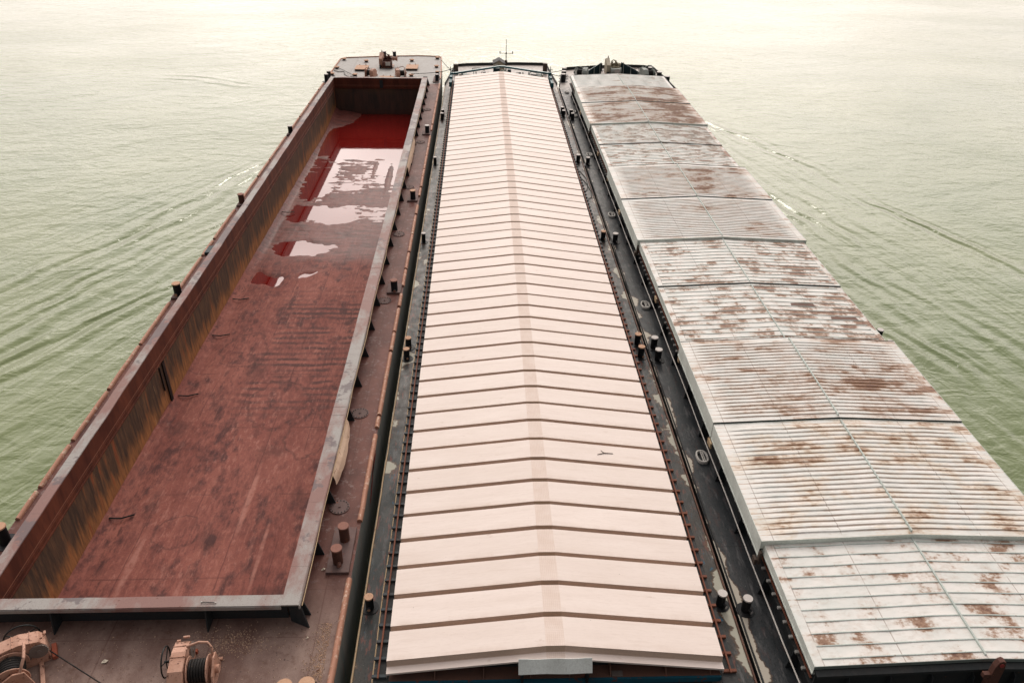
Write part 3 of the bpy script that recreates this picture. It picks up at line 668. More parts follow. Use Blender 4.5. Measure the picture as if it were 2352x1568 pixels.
# ---- rubbing rails of the left barge
def rrail(x, y0, y1, w=.17):
    mb = MB(); n = max(2, int((y1 - y0) / .35)); prof = [(-.5, 0), (-.5, .05), (-.28, .105), (.0, .125), (.28, .105), (.5, .05), (.5, -.06)]
    vs = []
    for j in range(n + 1):
        y = y0 + (y1 - y0) * j / n; wv = .014 * nz3(y * 1.3, x); s_ = .82 if j in (0, n) else 1
        vs += [(x + p * w + wv, y, ZL + q * s_ + .012 * nz3(y * 2, 4)) for p, q in prof]
    k = len(prof)
    mb.add(vs, [(j * k + i, j * k + i + 1, (j + 1) * k + i + 1, (j + 1) * k + i) for j in range(n) for i in range(k - 1)], True)
    mb.add(vs[:k], [tuple(range(k))]); mb.add(vs[-k:], [tuple(range(k - 1, -1, -1))])
    return mb.build('rubbing_rail', M['rail'], left)
segs = [(5, 9.5), (9.7, 16.5), (18.95, 23.5), (23.95, 24.6), (24.75, 29.3), (29.5, 31.0), (31.15, 33.3), (33.55, 34.8), (35.7, 37.5), (37.7, 39.6)]
y = 39.8
while y < 78:
    L_ = random.choice((1.4, 1.9, 2.3, 2.8)); 
    if not any(abs(y + L_ / 2 - b) < .9 for b in (47.6, 61.8)): segs.append((y, y + L_))
    y += L_ + random.choice((.08, .12, .3))
for a, b in segs: rrail(-4.10, a, b)
segs = [(5, 11), (13.8, 17.2), (19.2, 20.5), (20.75, 23.0), (23.3, 26.4), (26.6, 29.9), (30.1, 33.9), (35.4, 39.0), (39.3, 41.2), (41.5, 45.8), (47.6, 51.5), (51.8, 55), (55.2, 60.7), (62.2, 66), (66.3, 70), (70.3, 75), (75.3, 77.9)]
for a, b in segs: rrail(-15.38, a, b)
rim(LP, ZL, .09, .12, M['rail'], left, 79.5, 'bow_rail')

# ---- manhole covers, vents, small hatches on the left barge
def manhole(x, y, r=.34):
    mb = MB(); mb.cyl((x, y, ZL + .001), (x, y, ZL + .03), r, n=32)
    for k in range(16):
        a = 2 * PI * k / 16; px, py = x + math.cos(a) * r * .86, y + math.sin(a) * r * .86
        mb.cm = 1; mb.cyl((px, py, ZL + .03), (px, py, ZL + .055), .018, n=6); mb.cm = 0
    mb.cyl((x, y, ZL + .03), (x, y, ZL + .06), .04, n=8)
    mb.build('manhole_cover', [M['plate'], M['stay']], left)
for yy in (19.63, 24.89, 34.16, 42.25, 49.9, 59.7, 68.9): manhole(-4.87 if yy < 50 else -4.75, yy)
def vent(x, y, r=.22, mat='captan'):
    mb = MB(); mb.cyl((x, y, ZL), (x, y, ZL + .16), r * .8, n=20); mb.cm = 1; mb.cyl((x, y, ZL + .16), (x, y, ZL + .23), r * 1.25, r * .95, n=24)
    mb.build('mushroom_vent', [M['stay'], M[mat]], left)
for x, y in ((-12.4, 87.4), (-7.56, 88.0), (-4.75, 85.2), (-15.05, 84.2), (-14.9, 88.2), (-4.85, 89.3), (-15.1, 81.4), (-12.75, 81.1), (-7.1, 81.2)): vent(x, y)
def dhatch(x0, x1, y0, y1, zt=.22):
    mb = MB(); mb.cm = 1; mb.box(x0 + .05, x1 - .05, y0 + .05, y1 - .05, ZL, ZL + zt - .06); mb.cm = 0; mb.box(x0, x1, y0, y1, ZL + zt - .06, ZL + zt)
    mb.box(x0 + .3, x0 + .36, y1 - .1, y1 + .04, ZL + zt, ZL + zt + .1); mb.box(x1 - .36, x1 - .3, y1 - .1, y1 + .04, ZL + zt, ZL + zt + .1)
    mb.build('deck_hatch', [M['captan'], M['stay']], left, .01)
dhatch(-13.1, -11.8, 83.1, 85.0); dhatch(-7.9, -6.65, 83.6, 85.5)
dhatch(-10.2, -8.8, 79.2, 80.6, .16)

# ---- bollards
def bollard(root, x, y, z, r, h, mats, base=None, cross=None, link=None):
    """post with a flared cap; optional base plate (x0,x1,y0,y1) and horn"""
    mb = MB(); mb.cyl((x, y, z), (x, y, z + h - .045), r * .88, r * .88, 24)
    if cross: mb.cyl((x + cross[0] * r * .5, y + cross[1] * r * .5, z + h * .28), (x + cross[0] * r * 1.5, y + cross[1] * r * 1.5, z + h * .28), r * .38, n=12)
    mb.cyl((x, y, z), (x, y, z + .02), r * 1.9 if not base else r * 1.1, n=24)
    mb.cm = 1; mb.cyl((x, y, z + h - .045), (x, y, z + h), r, r * .97, 24)
    if cross: mb.cyl((x + cross[0] * r * 1.5, y + cross[1] * r * 1.5, z + h * .28), (x + cross[0] * r * 1.55, y + cross[1] * r * 1.55, z + h * .28), r * .34, n=12)
    o = mb.build('bollard', mats, root, at=(x, y, z))
    if base:
        b = MB(); b.box(*base, z - .001, z + .10); bo = b.build('base_plate', M['plate'], None, .008, at=(x, y, z)); bo.parent = o; bo.location = (0, 0, 0)
    return o
BL = [M['bollard'], M['capwhite']]; BT = [M['bollard'], M['captan']]; BR = [M['bollardrust'], M['caprust']]
# starboard of the left barge
b1 = bollard(left, -4.45, 18.06, ZL + .0, .18, .72, BR)
b2 = bollard(left, -4.52, 17.12, ZL + .0, .18, .72, BR, base=(-4.85, -4.14, 16.7, 18.62), cross=(.3, -1))
bollard(left, -4.46, 35.1, ZL, .19, .70, [M['bollard'], M['caprust']], base=(-4.84, -4.14, 34.85, 35.85), cross=(.1, -1))
bollard(left, -4.44, 47.6, ZL, .19, .70, BT, base=(-4.8, -4.14, 47.3, 48.2))
bollard(left, -4.36, 61.9, ZL, .19, .70, BL, base=(-4.75, -4.14, 61.5, 62.5))
bollard(left, -4.40, 79.0, ZL, .20, .75, BL, base=(-4.8, -4.2, 78.6, 80.9)); bollard(left, -4.42, 80.2, ZL, .20, .75, BT)
# port
bollard(left, -15.25, 18.2, ZL, .2, .72, BT); bollard(left, -15.18, 34.7, ZL, .21, .72, BT, base=(-15.43, -14.9, 34.3, 35.2), cross=(0, -1))
bollard(left, -15.16, 46.8, ZL, .2, .7, BR, base=(-15.42, -14.9, 46.4, 47.4)); bollard(left, -15.14, 61.5, ZL, .2, .7, BL, base=(-15.4, -14.9, 61.1, 62))
bollard(left, -15.18, 78.6, ZL, .22, .75, BL); bollard(left, -15.15, 79.9, ZL, .22, .75, BL)
mb = MB(); mb.box(-15.3, -14.75, 39.4, 40.3, ZL, ZL + .16); mb.build('fairlead', M['navy'], left, .02)
# bow
bollard(left, -10.70, 90.0, ZL, .21, .62, BL); bollard(left, -9.62, 90.0, ZL, .21, .62, BL)
# near pair
bollard(left, -5.17, 12.55, ZL, .22, .55, BT); bollard(left, -4.60, 12.6, ZL, .22, .55, BT)
mb = MB(); mb.box(-5.55, -4.25, 12.42, 12.75, ZL, ZL + .2); mb.build('bollard_foot', M['black'], left, .02)
# middle barge
for (x, y) in ((-3.43, 67.8), (-3.42, 68.9), (-3.46, 56.1), (-3.45, 42.35)): bollard(mid, x, y, ZM, .13 if y < 60 else .16, .60, BL)
for (x, y) in ((-3.43, 29.7), (-3.42, 30.65)): bollard(mid, x, y, ZM, .15, .56, BT, cross=(.25, -1))
bollard(mid, -3.43, 15.87, ZM, .14, .52, BT, cross=(0, -1))
for (x, y) in ((7.30, 69.0), (7.28, 70.1), (7.30, 56.85)): bollard(mid, x, y, ZM, .17, .60, BL, cross=(.3, -1))
for (x, y) in ((7.30, 42.75), (7.34, 30.9), (7.31, 29.8)): bollard(mid, x, y, ZM, .16, .58, BT, cross=(.3, -1))
bollard(mid, 7.31, 15.78, ZM, .15, .54, BL, cross=(.5, -1))
# right barge
for (x, y) in ((8.03, 68.3), (8.0, 69.4), (7.98, 56.4), (8.0, 42.5), (8.08, 30.65), (8.07, 29.6)): bollard(right, x, y, ZR, .17, .60, BL, cross=(.3, -1) if y < 60 else None)
bollard(right, 8.05, 15.6, ZR, .15, .56, BL, cross=(.5, -1))
for (x, y) in ((8.45, 82.1), (8.62, 83.4), (8.78, 84.8)): bollard(right, x, y, ZR, .26, .8, BL)
for (x, y) in ((17.95, 84.6), (18.5, 82.6), (18.95, 80.7)): bollard(right, x, y, ZR, .28, 1.0, BL)
bollard(right, 13.0, 87.2, ZR, .2, .8, BL); bollard(right, 14.1, 87.4, ZR, .2, .8, BL)
bollard(right, 19.15, 31.3, ZR, .16, .6, BL); bollard(right, 19.15, 30.2, ZR, .16, .6, BL)

# ------------------------------------------------------------------ middle barge superstructure
MX0, MX1, MY0, MY1 = -2.55, 6.45, 12.77, 77.8
RX0, RX1 = 1.66, 2.16
def roofz(x, dz=0):
    if x < RX0: return 3.42 + (3.93 - 3.42) * (x - MX0) / (RX0 - MX0) + dz
    if x > RX1: return 3.93 - (3.93 - 3.36) * (x - RX1) / (MX1 - RX1) + dz
    return 3.93 + dz
cover = empty('hatch_roof', (1.95, 45, 3.0), 'long cream ribbed hatch roof with a sandy strip along its ridge, on the middle barge', 'hatch cover')
PITCH = (MY1 - MY0 - .23) / 60
def section(k0, k1):
    """ribs k0..k1: raised flats with sloped faces and narrow valleys"""
    mb = MB(); st = []
    xs = [MX0, RX0, RX1, MX1]; lo, hi = -.13, .07
    prof = []
    if k0 == 0: prof += [(MY0, lo), (MY0 + .2, lo)]
    for k in range(k0, k1):
        y0 = MY0 + .22 + k * PITCH; g_ = .004 * ((k * 7) % 5 - 2)
        prof += [(y0, lo + .01), (y0 + .03, hi + g_), (y0 + PITCH - .14, hi + .012 + g_), (y0 + PITCH - .12, lo + .01)]
    cols_ = []
    for (y, dz) in prof: cols_.append([(x, y, roofz(x, dz)) for x in xs])
    n = len(cols_)
    def strip(i0, i1):
        vs = [p for c in cols_ for p in (c[i0], c[i1])]
        return vs, [(2 * j, 2 * j + 1, 2 * j + 3, 2 * j + 2) for j in range(n - 1)]
    mb.add(*strip(0, 1)); mb.add(*strip(2, 3)); mb.cm = 1; mb.add(*strip(1, 2)); mb.cm = 0
    nf = n - 1; st_ = 2 if k0 == 0 else 0
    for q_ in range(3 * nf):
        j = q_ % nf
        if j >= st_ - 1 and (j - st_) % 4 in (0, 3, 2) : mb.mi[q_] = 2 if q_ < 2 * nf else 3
    # eaves: side skirt following the profile, open below
    for xi in (0, 3):
        vs = []
        for c in cols_: vs += [c[xi], (c[xi][0], c[xi][1], 3.08 if xi == 0 else 3.0)]
        mb.add(vs, [(2 * j, 2 * j + 1, 2 * j + 3, 2 * j + 2) for j in range(n - 1)])
    if k0 == 0:
        c = cols_[0]; mb.add(list(c) + [(p[0], p[1], p[2] - .06) for p in c], [(0, 1, 5, 4), (1, 2, 6, 5), (2, 3, 7, 6)])
    if k1 == 60:
        c = cols_[-1]; mb.add(list(c) + [(p[0], p[1], 3.05) for p in c], [(0, 1, 5, 4), (1, 2, 6, 5), (2, 3, 7, 6)])
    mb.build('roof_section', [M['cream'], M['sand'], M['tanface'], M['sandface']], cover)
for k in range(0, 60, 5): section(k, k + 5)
# coaming below, its flange all round
mb = MB(); z0, z1 = ZM, 3.0
mb.box(-2.5, 6.4, 13.15, 13.2, z0, z1 + .05); mb.box(-2.5, 6.4, 77.4, 77.45, z0, z1 + .05)
mb.box(-2.5, -2.45, 13.2, 77.4, z0, z1 + .05); mb.box(6.35, 6.4, 13.2, 77.4, z0, z1); mb.build('coaming', M['hullblack'], mid)
mb = MB(); mb.box(-2.92, -2.50, 12.3, 78.2, 2.93, 2.97); mb.build('coaming_flange', M['darkledge'], mid)
mb = MB(); mb.box(6.40, 6.84, 12.3, 78.2, 2.89, 2.93); mb.build('coaming_flange', M['darkledge'], mid)
mb = MB(); mb.box(-2.50, 6.40, 12.76, 13.15, 2.93, 2.97); mb.cm = 1; mb.box(-2.50, 6.40, 12.70, 12.76, 2.80, 2.985)
for xx in (-1.3, 0.0, 1.25, 2.3, 3.4, 4.9, 6.1): mb.cm = 0; mb.prism([(xx, 13.14, 3.2), (xx, 13.14, 2.972), (xx, 12.78, 2.972), (xx, 12.95, 3.2)], (.03, 0, 0))
mb.build('coaming_flange', [M['flange'], M['blueedge']], mid)
mb = MB(); mb.box(-2.5, 6.4, 13.1, 13.14, 2.97, 3.6); mb.build('end_plate', M['hullblack'], mid) if 0 else None
def brackets(root, x0, x1, y0, y1, step, z, mat, name='rail_bracket', n=None):
    made = []
    first = None; y = y0; i = 0
    while y < y1:
        if first is None:
            mb = MB(); mb.box(x0, x1, y, y + .09, z, z + .07); first = mb.build(name, mat, root, .008, at=(x0, y, z)); fl = first.location.copy()
        else:
            c = first.copy(); col.objects.link(c); c.parent = root; c.location = fl + Vector((0, y - y0, 0))
        y += step; i += 1
# countable up to 100 near ones, the far rest as one stuff object per side
def brackets_far(root, x0, x1, y0, y1, step, z, mat):
    mb = MB(); y = y0
    while y < y1: mb.box(x0, x1, y, y + .09, z, z + .07); y += step
    tag(mb.build('rail_bracket', mat, root), kind='stuff')
brackets(mid, -2.95, -2.56, 12.85, 37.8, .54, 2.97, M['bracketdark']); brackets_far(mid, -2.95, -2.56, 12.85 + .54 * 47, 77, .54, 2.97, M['bracketdark'])
brackets(mid, 6.47, 6.86, 12.85, 37.8, .54, 2.93, M['rustred']); brackets_far(mid, 6.47, 6.86, 12.85 + .54 * 47, 77, .54, 2.93, M['bracketdark'])
mb = MB(); mb.box(-2.81, -2.765, 12.8, 77.6, 3.04, 3.085); mb.build('cover_rail', M['rustred'], mid)
mb = MB(); mb.box(6.66, 6.705, 12.8, 77.6, 3.00, 3.045); mb.build('cover_rail', M['rustred'], mid)
mb = MB(); mb.tube([(-2.2, 12.3, 2.6), (-2.9, 12.35, 2.6), (-3.0, 12.6, 2.6)] + [(-3.0 + .012 * math.sin(y_ * 1.1), y_, 2.62) for y_ in range(13, 78)], .022, 8); mb.build('pipe', M['pipetan'], mid)
mb = MB(); mb.tube([(6.9 + .012 * math.sin(y_ * 1.1), y_, 2.58) for y_ in range(12, 78)], .022, 8); mb.build('pipe', M['pipewhite'], mid)
mb = MB(); mb.tube([(7.12, y_, ZM + .05) for y_ in (17, 25, 40, 60, 70)], .018, 6); mb.build('cable', M['black'], mid)
for k in range(24):
    for (x, xo, s_) in ((-2.5, -2.85, 1), (6.4, 6.76, -1)):
        mb = MB(); y_ = 13.6 + 2.7 * k; mb.prism([(x, y_, 2.9), (x, y_, ZM), (xo - .05 * s_, y_, ZM), (xo, y_, 2.88)], (0, .03, 0)); mb.build('stay', M['hullblack'], mid)
# pale board on the near end
mb = MB(); n = 24; vs = []
for i in range(n + 1):
    x = .92 + 1.93 * i / n; vs += [(x, 12.50, 3.54 + .012 * math.sin(x * 5)), (x, 12.72, 3.86 + .012 * math.sin(x * 7 + 1))]
mb.add(vs, [(2 * i, 2 * i + 2, 2 * i + 3, 2 * i + 1) for i in range(n)]); o = mb.build('board', M['greyboard'], mid)
s_ = o.modifiers.new('s', 'SOLIDIFY'); s_.thickness = .02
mb = MB(); mb.box(1.0, 1.06, 12.56, 12.8, 2.975, 3.56); mb.build('board_leg', M['bollard'], mid); mb = MB(); mb.box(2.72, 2.78, 12.56, 12.8, 2.975, 3.42); mb.build('board_leg', M['bollard'], mid)
mb = MB(); mb.box(3.45, 3.75, 12.78, 12.95, 2.975, 3.0); mb.build('small_hatch', M['steel'], mid)
rim(MP, ZM, .28, .06, M['hullblack'], mid, 79.5)

# edge bead of welded/flaked paint where middle and right barges touch
mb = MB(); mb.tube([(7.62 + .015 * nz3(y_ * .8, 2), y_, ZM + .03) for y_ in [4 + .8 * i for i in range(95)]], .035, 6); mb.build('gunwale_bar', M['flange'], mid)
mb = MB(); mb.tube([(-3.64 + .02 * nz3(y_ * .8, 5), y_, ZM + .03) for y_ in [4 + .8 * i for i in range(95)]], .03, 6); mb.build('gunwale_bar', M['pipetan'], mid)
mb = MB(); mb.tube([(7.84 + .01 * nz3(y_ * .8, 9), y_, ZR + .03) for y_ in [4 + .8 * i for i in range(95)]], .03, 6); mb.build('gunwale_bar', M['darkledge'], right)

# gantry (teal) on the rails at the far end
gan = empty('gantry_frame', (1.95, 79, 2.97), 'teal peaked gantry frame spanning the bow end of the cream roof', 'gantry')
pk = [(-2.95, 3.50), (1.75, 4.24), (2.15, 4.24), (6.75, 3.62)]
mb = MB()
for (xa, za), (xb, zb) in zip(pk, pk[1:]):
    mb.add([(xa, 78.95, za - .16), (xb, 78.95, zb - .16), (xb, 79.17, zb - .16), (xa, 79.17, za - .16), (xa, 78.95, za), (xb, 78.95, zb), (xb, 79.17, zb), (xa, 79.17, za)],
           [(3, 2, 1, 0), (0, 1, 5, 4), (2, 3, 7, 6)])
    mb.cm = 1; mb.add([(xa, 78.92, za + .004), (xb, 78.92, zb + .004), (xb, 79.2, zb + .004), (xa, 79.2, za + .004)], [(0, 1, 2, 3)]); mb.cm = 0
mb.build('beam', [M['teal'], M['tealtop']], gan)
for x in (-2.95, 6.75):
    s_ = 1 if x > 0 else -1; zt = 3.5 if x < 0 else 3.62
    mb = MB(); mb.box(x - .11, x + .11, 78.93, 79.19, 2.98, zt); mb.box(x - .16, x + .16, 78.88, 79.24, zt - .12, zt + .03); mb.build('leg', M['teal'], gan, .01)
    mb = MB(); mb.box(x - .10, x + .10, 75.6, 79.6, 3.12, 3.42); mb.box(x - .13, x + .13, 75.4, 76.2, 3.05, 3.5); mb.box(x - .13, x + .13, 77.2, 78.0, 3.05, 3.55)
    bo = mb.build('wheel_carriage', M['teal'], gan, .01)
    mb = MB(); mb.cyl((x - .08, 75.8, 3.14), (x + .08, 75.8, 3.14), .11); mb.cyl((x - .08, 78.6, 3.14), (x + .08, 78.6, 3.14), .11); w_ = mb.build('wheel', M['bollard'], None, at=wpos(gan)); w_.parent = bo; w_.location = (0, 0, 0)
    mb = MB(); mb.tube([(x + .1 * s_, 79.3, zt), (x + .1 * s_, 79.3, zt + .55)], .03); mb.tube([(x - .2, 79.3, zt + .22), (x + .35, 79.25, zt + .22)], .035); mb.build('hand_crank', M['navy'], gan)

# hut, mast, winches and fittings on the middle bow
mb = MB(); mb.prism([(1.27, 83.6, ZM), (2.42, 83.6, ZM), (2.42, 83.6, 3.45), (1.85, 83.6, 3.76), (1.27, 83.6, 3.50)], (0, 1.5, 0)); hut = mb.build('deck_hut', M['hutwall'], mid, at=(1.85, 84, ZM))
mb = MB()
mb.add([(1.17, 83.5, 3.46), (1.85, 83.5, 3.80), (1.85, 85.2, 3.80), (1.17, 85.2, 3.46)], [(0, 1, 2, 3)]); mb.add([(1.85, 83.5, 3.80), (2.52, 83.5, 3.40), (2.52, 85.2, 3.40), (1.85, 85.2, 3.80)], [(0, 1, 2, 3)])
ro = sub(mb, 'roof', M['darkledge'], hut); s_ = ro.modifiers.new('s', 'SOLIDIFY'); s_.thickness = .04
mb = MB(); mb.box(1.38, 1.72, 83.57, 83.6, ZM + .1, 3.42); sub(mb, 'door', M['greylight'], hut)
mb = MB(); mb.cyl((2.57, 84, ZM), (2.57, 84, 3.7), .075, .06); mb.cyl((2.57, 84, 3.7), (2.57, 84, 4.6), .045, .04); mb.cyl((2.57, 84, 4.6), (2.57, 84, 5.8), .032, .022)
mb.box(2.44, 2.70, 83.9, 84.1, 3.5, 3.72); mb.cyl((2.57, 84, 4.36), (2.57, 84, 4.5), .1, .05); mast = mb.build('signal_mast', M['brownpost'], mid, at=(2.57, 84, ZM))
mb = MB(); mb.tube([(1.93, 84, 4.41), (3.24, 84, 4.41)], .022); sub(mb, 'crossbar', M['brownpost'], mast)
for x in (1.93, 3.24):
    mb = MB(); mb.cyl((x, 84, 4.38), (x, 84, 4.58), .05, .045); mb.cyl((x, 84, 4.58), (x, 84, 4.61), .065, .065); sub(mb, 'signal_lamp', M['bollard'], mast)
mb = MB(); mb.box(-2.95, -2.45, 84.6, 85.0, ZM, 3.1); mb.build('corner_post', M['brownpost'], mid, .02)
mb = MB(); mb.box(6.55, 7.0, 85.2, 85.6, ZM, 3.15); mb.build('corner_post', M['brownpost'], mid, .02)
mb = MB(); mb.box(1.2, 1.85, 80.8, 81.8, ZM, 3.60); mb.build('equipment_box', M['navy'], mid, .02)
mb = MB(); mb.box(2.65, 3.0, 81, 81.6, ZM, 3.42); mb.build('equipment_box', M['navy'], mid, .02)
mb = MB(); mb.box(1.95, 2.6, 80.9, 81.5, ZM, 2.9)
for k in range(7): mb.cyl((1.95 + .1 * k, 81.2, 2.7), (1.97 + .1 * k, 81.0 + .05 * (k % 3), 3.3 + .07 * ((k * 5) % 3)), .045, n=8)
mb.cyl((1.95, 81.3, 3.1), (2.6, 81.3, 3.1), .18, n=14); mb.build('engine', M['greywinch'], mid)
for x in (-.55, .05, .68, 3.65, 4.25, 4.85):
    mb = MB(); mb.cyl((x, 81.9, ZM), (x, 81.9, 2.98 + .05 * math.sin(x * 9)), .075, .065, 12); mb.cyl((x, 81.9, 2.98), (x, 81.9, 3.03), .09, .04, 12); mb.build('white_post', M['pipewhite'], mid)
for x in (.33, 3.9):
    mb = MB(); mb.cyl((x, 81.5, ZM), (x, 81.5, 2.9), .13, .10, 14); mb.cyl((x, 81.5, 2.9), (x, 81.5, 3.08), .17, .14, 14); mb.build('vent_pipe', M['bollard'], mid)
mb = MB(); mb.box(-2.3, 1.15, 82.4, 82.46, ZM, 2.62); mb.box(3.1, 6.4, 82.4, 82.46, ZM, 2.62); mb.build('breakwater', M['hutwall'], mid)

# ------------------------------------------------------------------ winch builder
def winch(root, x, y, z, rz, mats, s=1., wheel=True, name='winch'):
    """gear case running along local Y, cable drum on +X, handwheel on -X; origin = far end of the case"""
    body, trim, dark = mats
    c_, s_ = math.cos(rz), math.sin(rz)
    def T(mb):
        mb.v = [(x + s * (vx * c_ - vy * s_), y + s * (vx * s_ + vy * c_), z + s * vz) for vx, vy, vz in mb.v]; return mb
    mb = MB()
    mb.prism([(-.2, 0, .0), (-.2, 0, .62), (-.2, -.12, .80), (-.2, -.55, .92), (-.2, -1.15, .86), (-.2, -1.5, .55), (-.2, -1.5, 0)], (.4, 0, 0))
    mb.box(-.215, .215, -.32, -.30, .2, .875); mb.box(-.215, .215, -.72, -.70, .2, .925)
    mb.box(-.21, -.1, -.02, .04, .68, .72); mb.box(.02, .2, -.06, -.01, .86, .92)
    mb.tube([(.2, -.42, .95), (.55, -.4, 1.06), (.78, -.42, 1.04), (.88, -.5, .92), (.9, -.6, .7)], .04, 8)
    root_o = T(mb).build(name, mats[0], root, .012 * s, at=(x, y, z)); off = Vector((x, y, z))
    def part(mb, nm, mat, bev=0):
        o = T(mb).build(nm, mat, None, bev, at=off); o.parent = root_o; o.location = (0, 0, 0)
    mb = MB(); mb.cyl((.27, -.85, .42), (.74, -.85, .42), .27, n=24)
    for k in range(6): mb.ring((.31 + .078 * k, -.85, .42), (1, 0, 0), .29, .04, 24, 6)
    part(mb, 'drum', M['rope'])
    for xx in (.24, .78):
        mb = MB(); mb.cyl((xx, -.85, .42), (xx + .03, -.85, .42), .40, n=28); mb.ring((xx + .015, -.85, .42), (1, 0, 0), .40, .02, 28, 6); part(mb, 'drum_flange', body)
    mb = MB(); mb.prism([(.92, -.35, 0), (.92, -.5, .72), (.92, -.75, .78), (.92, -1.2, .55), (.92, -1.45, 0)], (.05, 0, 0)); mb.cyl((.97, -.85, .42), (1.08, -.85, .42), .12, n=14); mb.box(.2, 1.0, -1.5, -1.44, 0, .08); mb.box(.2, 1.0, -.3, -.2, 0, .08)
    part(mb, 'side_frame', body, .01)
    mb = MB()
    mb.cyl((.205, -.2, .5), (.25, -.2, .5), .22, n=22); mb.cyl((.205, -.5, .42), (.24, -.5, .42), .13, n=16); mb.cyl((.25, -.2, .5), (.27, -.2, .5), .06, n=12)
    for k in range(18):
        a = 2 * PI * k / 18; mb.box(.21, .245, -.2 + .215 * math.cos(a), -.18 + .215 * math.cos(a), .49 + .215 * math.sin(a), .51 + .215 * math.sin(a))
    part(mb, 'gear', trim)
    mb = MB(); mb.box(-.24, .24, .02, .14, 0, .12); part(mb, 'foot', M['salmonred'] if mats[0] is M['salmon'] else dark, .01)
    mb = MB(); mb.box(-.24, 1.0, -1.58, -1.50, 0, .1); part(mb, 'foot', M['salmonred'] if mats[0] is M['salmon'] else dark, .01)
    if wheel:
        mb = MB(); mb.ring((-.42, -.55, .55), (1, 0, 0), .42, .022, 36, 8)
        for k in range(3):
            a = 2 * PI * k / 3 + .4; mb.tube([(-.42, -.55, .55), (-.42, -.55 + .42 * math.cos(a), .55 + .42 * math.sin(a))], .016, 6)
        mb.cyl((-.46, -.55, .55), (-.2, -.55, .55), .035, n=10); part(mb, 'handwheel', M['black'])
    return root_o
SW = (M['salmon'], M['steel'], M['stay']); GW = (M['greywinch'], M['greylight'], M['stay'])
winch(left, -8.12, 13.90, ZL, R(6), SW, .94)
winch(left, -11.9, 14.05, ZL, R(-62), SW, 1.02)
winch(left, -11.0, 80.2, ZL, R(168), SW, .85, False); winch(left, -8.6, 81.6, ZL, R(12), SW, .85, False)
winch(mid, -1.85, 81.6, ZM, R(12), GW, 1.1, False); winch(mid, 5.75, 80.4, ZM, R(170), GW, 1.1, False)
winch(right, 10.75, 83.0, ZR, R(168), GW, 1.15, False); winch(right, 17.0, 84.8, ZR, R(10), GW, 1.15, False)

def windlass(root, x, y, z, mats, sc=1.):
    body, mach, drum, plate = mats
    def T(mb): mb.v = [(x + sc * a, y + sc * b, z + sc * c) for a, b, c in mb.v]; return mb
    off = Vector((x, y, z))
    mb = MB(); mb.prism([(-.75, -.9, .35), (-.75, -.9, 1.0), (-.75, .3, 1.45), (-.75, .9, 1.2), (-.75, .9, 0), (-.75, -.5, 0)], (.38, 0, 0)); mb.box(-.72, .75, -.9, .6, .0, .10)
    o = T(mb).build('windlass', body, root, .015, at=off)
    def part(mb, nm, mat, bev=0):
        p = T(mb).build(nm, mat, None, bev, at=off); p.parent = o; p.location = (0, 0, 0)
    mb = MB(); mb.prism([(-.58, .35, 1.45), (-.42, .35, 1.45), (-.5, .35, 1.72)], (0, .03, 0)); mb.build if 0 else None; part(mb, 'marker', M['rustred'])
    mb = MB(); mb.box(-.35, .55, -.5, .5, .1, .75)
    for k in range(9): mb.cyl((-.3 + .1 * k, -.3 + .13 * (k % 4), .6), (-.28 + .1 * k, -.25 + .1 * (k % 3), .95 + .12 * ((k * 7) % 4)), .06, n=8)
    mb.ring((0, -.1, 1.15), (0, 1, 0), .2, .045, 18, 6); mb.ring((.3, .1, 1.0), (1, 0, 0), .22, .05, 18, 6); part(mb, 'machinery', mach)
    mb = MB(); mb.cyl((.62, .4, .75), (.95, .4, .75), .24, .17, 20); mb.cyl((.95, .4, .75), (1.15, .4, .75), .17, .3, 20); mb.cyl((.5, .4, .75), (.62, .4, .75), .12, n=12); part(mb, 'warping_drum', body)
    mb = MB(); mb.cyl((-.3, -.95, .42), (.62, -.95, .42), .30, n=24); mb.cyl((.62, -.95, .42), (.68, -.95, .42), .38, n=24); mb.cyl((-.36, -.95, .42), (-.3, -.95, .42), .38, n=24); part(mb, 'drum', drum)
    mb = MB(); mb.box(.0, .52, -1.3, -1.26, .35, .72); part(mb, 'plate', plate)
    mb = MB(); mb.box(-.7, -.55, -1.2, -.9, 0, .35); part(mb, 'foot', M['stay'])
    mb = MB(); mb.box(.6, .72, -1.2, -.9, 0, .3); part(mb, 'foot', M['stay'])
windlass(left, -10.0, 85.5, ZL, (M['salmon'], M['bollardrust'], M['bollardrust'], M['greylight']), .95)
windlass(right, 14.15, 86.0, ZR, (M['hutwall'], M['khaki'], M['greywinch'], M['greylight']), 1.05)

# breakwater plates on the right bow
def wedge(x0, z0, y0, x1, z1, y1, name='breakwater_plate'):
    mb = MB(); mb.add([(x0, y0, ZR), (x1, y1, ZR), (x1, y1, z1), (x0, y0, z0), (x0, y0 + .05, ZR), (x1, y1 + .05, ZR), (x1, y1 + .05, z1), (x0, y0 + .05, z0)],
                      [(0, 1, 2, 3), (5, 4, 7, 6), (0, 3, 7, 4), (1, 5, 6, 2), (0, 4, 5, 1)])
    mb.cm = 1; mb.add([(x0, y0 - .03, z0 + .004), (x1, y1 - .03, z1 + .004), (x1, y1 + .08, z1 + .004), (x0, y0 + .08, z0 + .004)], [(0, 1, 2, 3)])
    o = mb.build(name, [M['navy'], M['tealtop']], right)
    for t_ in (.12, .5, .88):
        m2 = MB(); x = x0 + (x1 - x0) * t_; y = y0 + (y1 - y0) * t_; zt = z0 + (z1 - z0) * t_ - .03
        m2.prism([(x, y - .01, zt), (x, y - .01, ZR), (x, y - .30, ZR)], (.05, 0, 0)); q = m2.build('rib', M['greywinch'], None, at=wpos(right)); q.parent = o; q.location = Vector((0, 0, 0))
        q.location = wpos(right) - wpos(right)
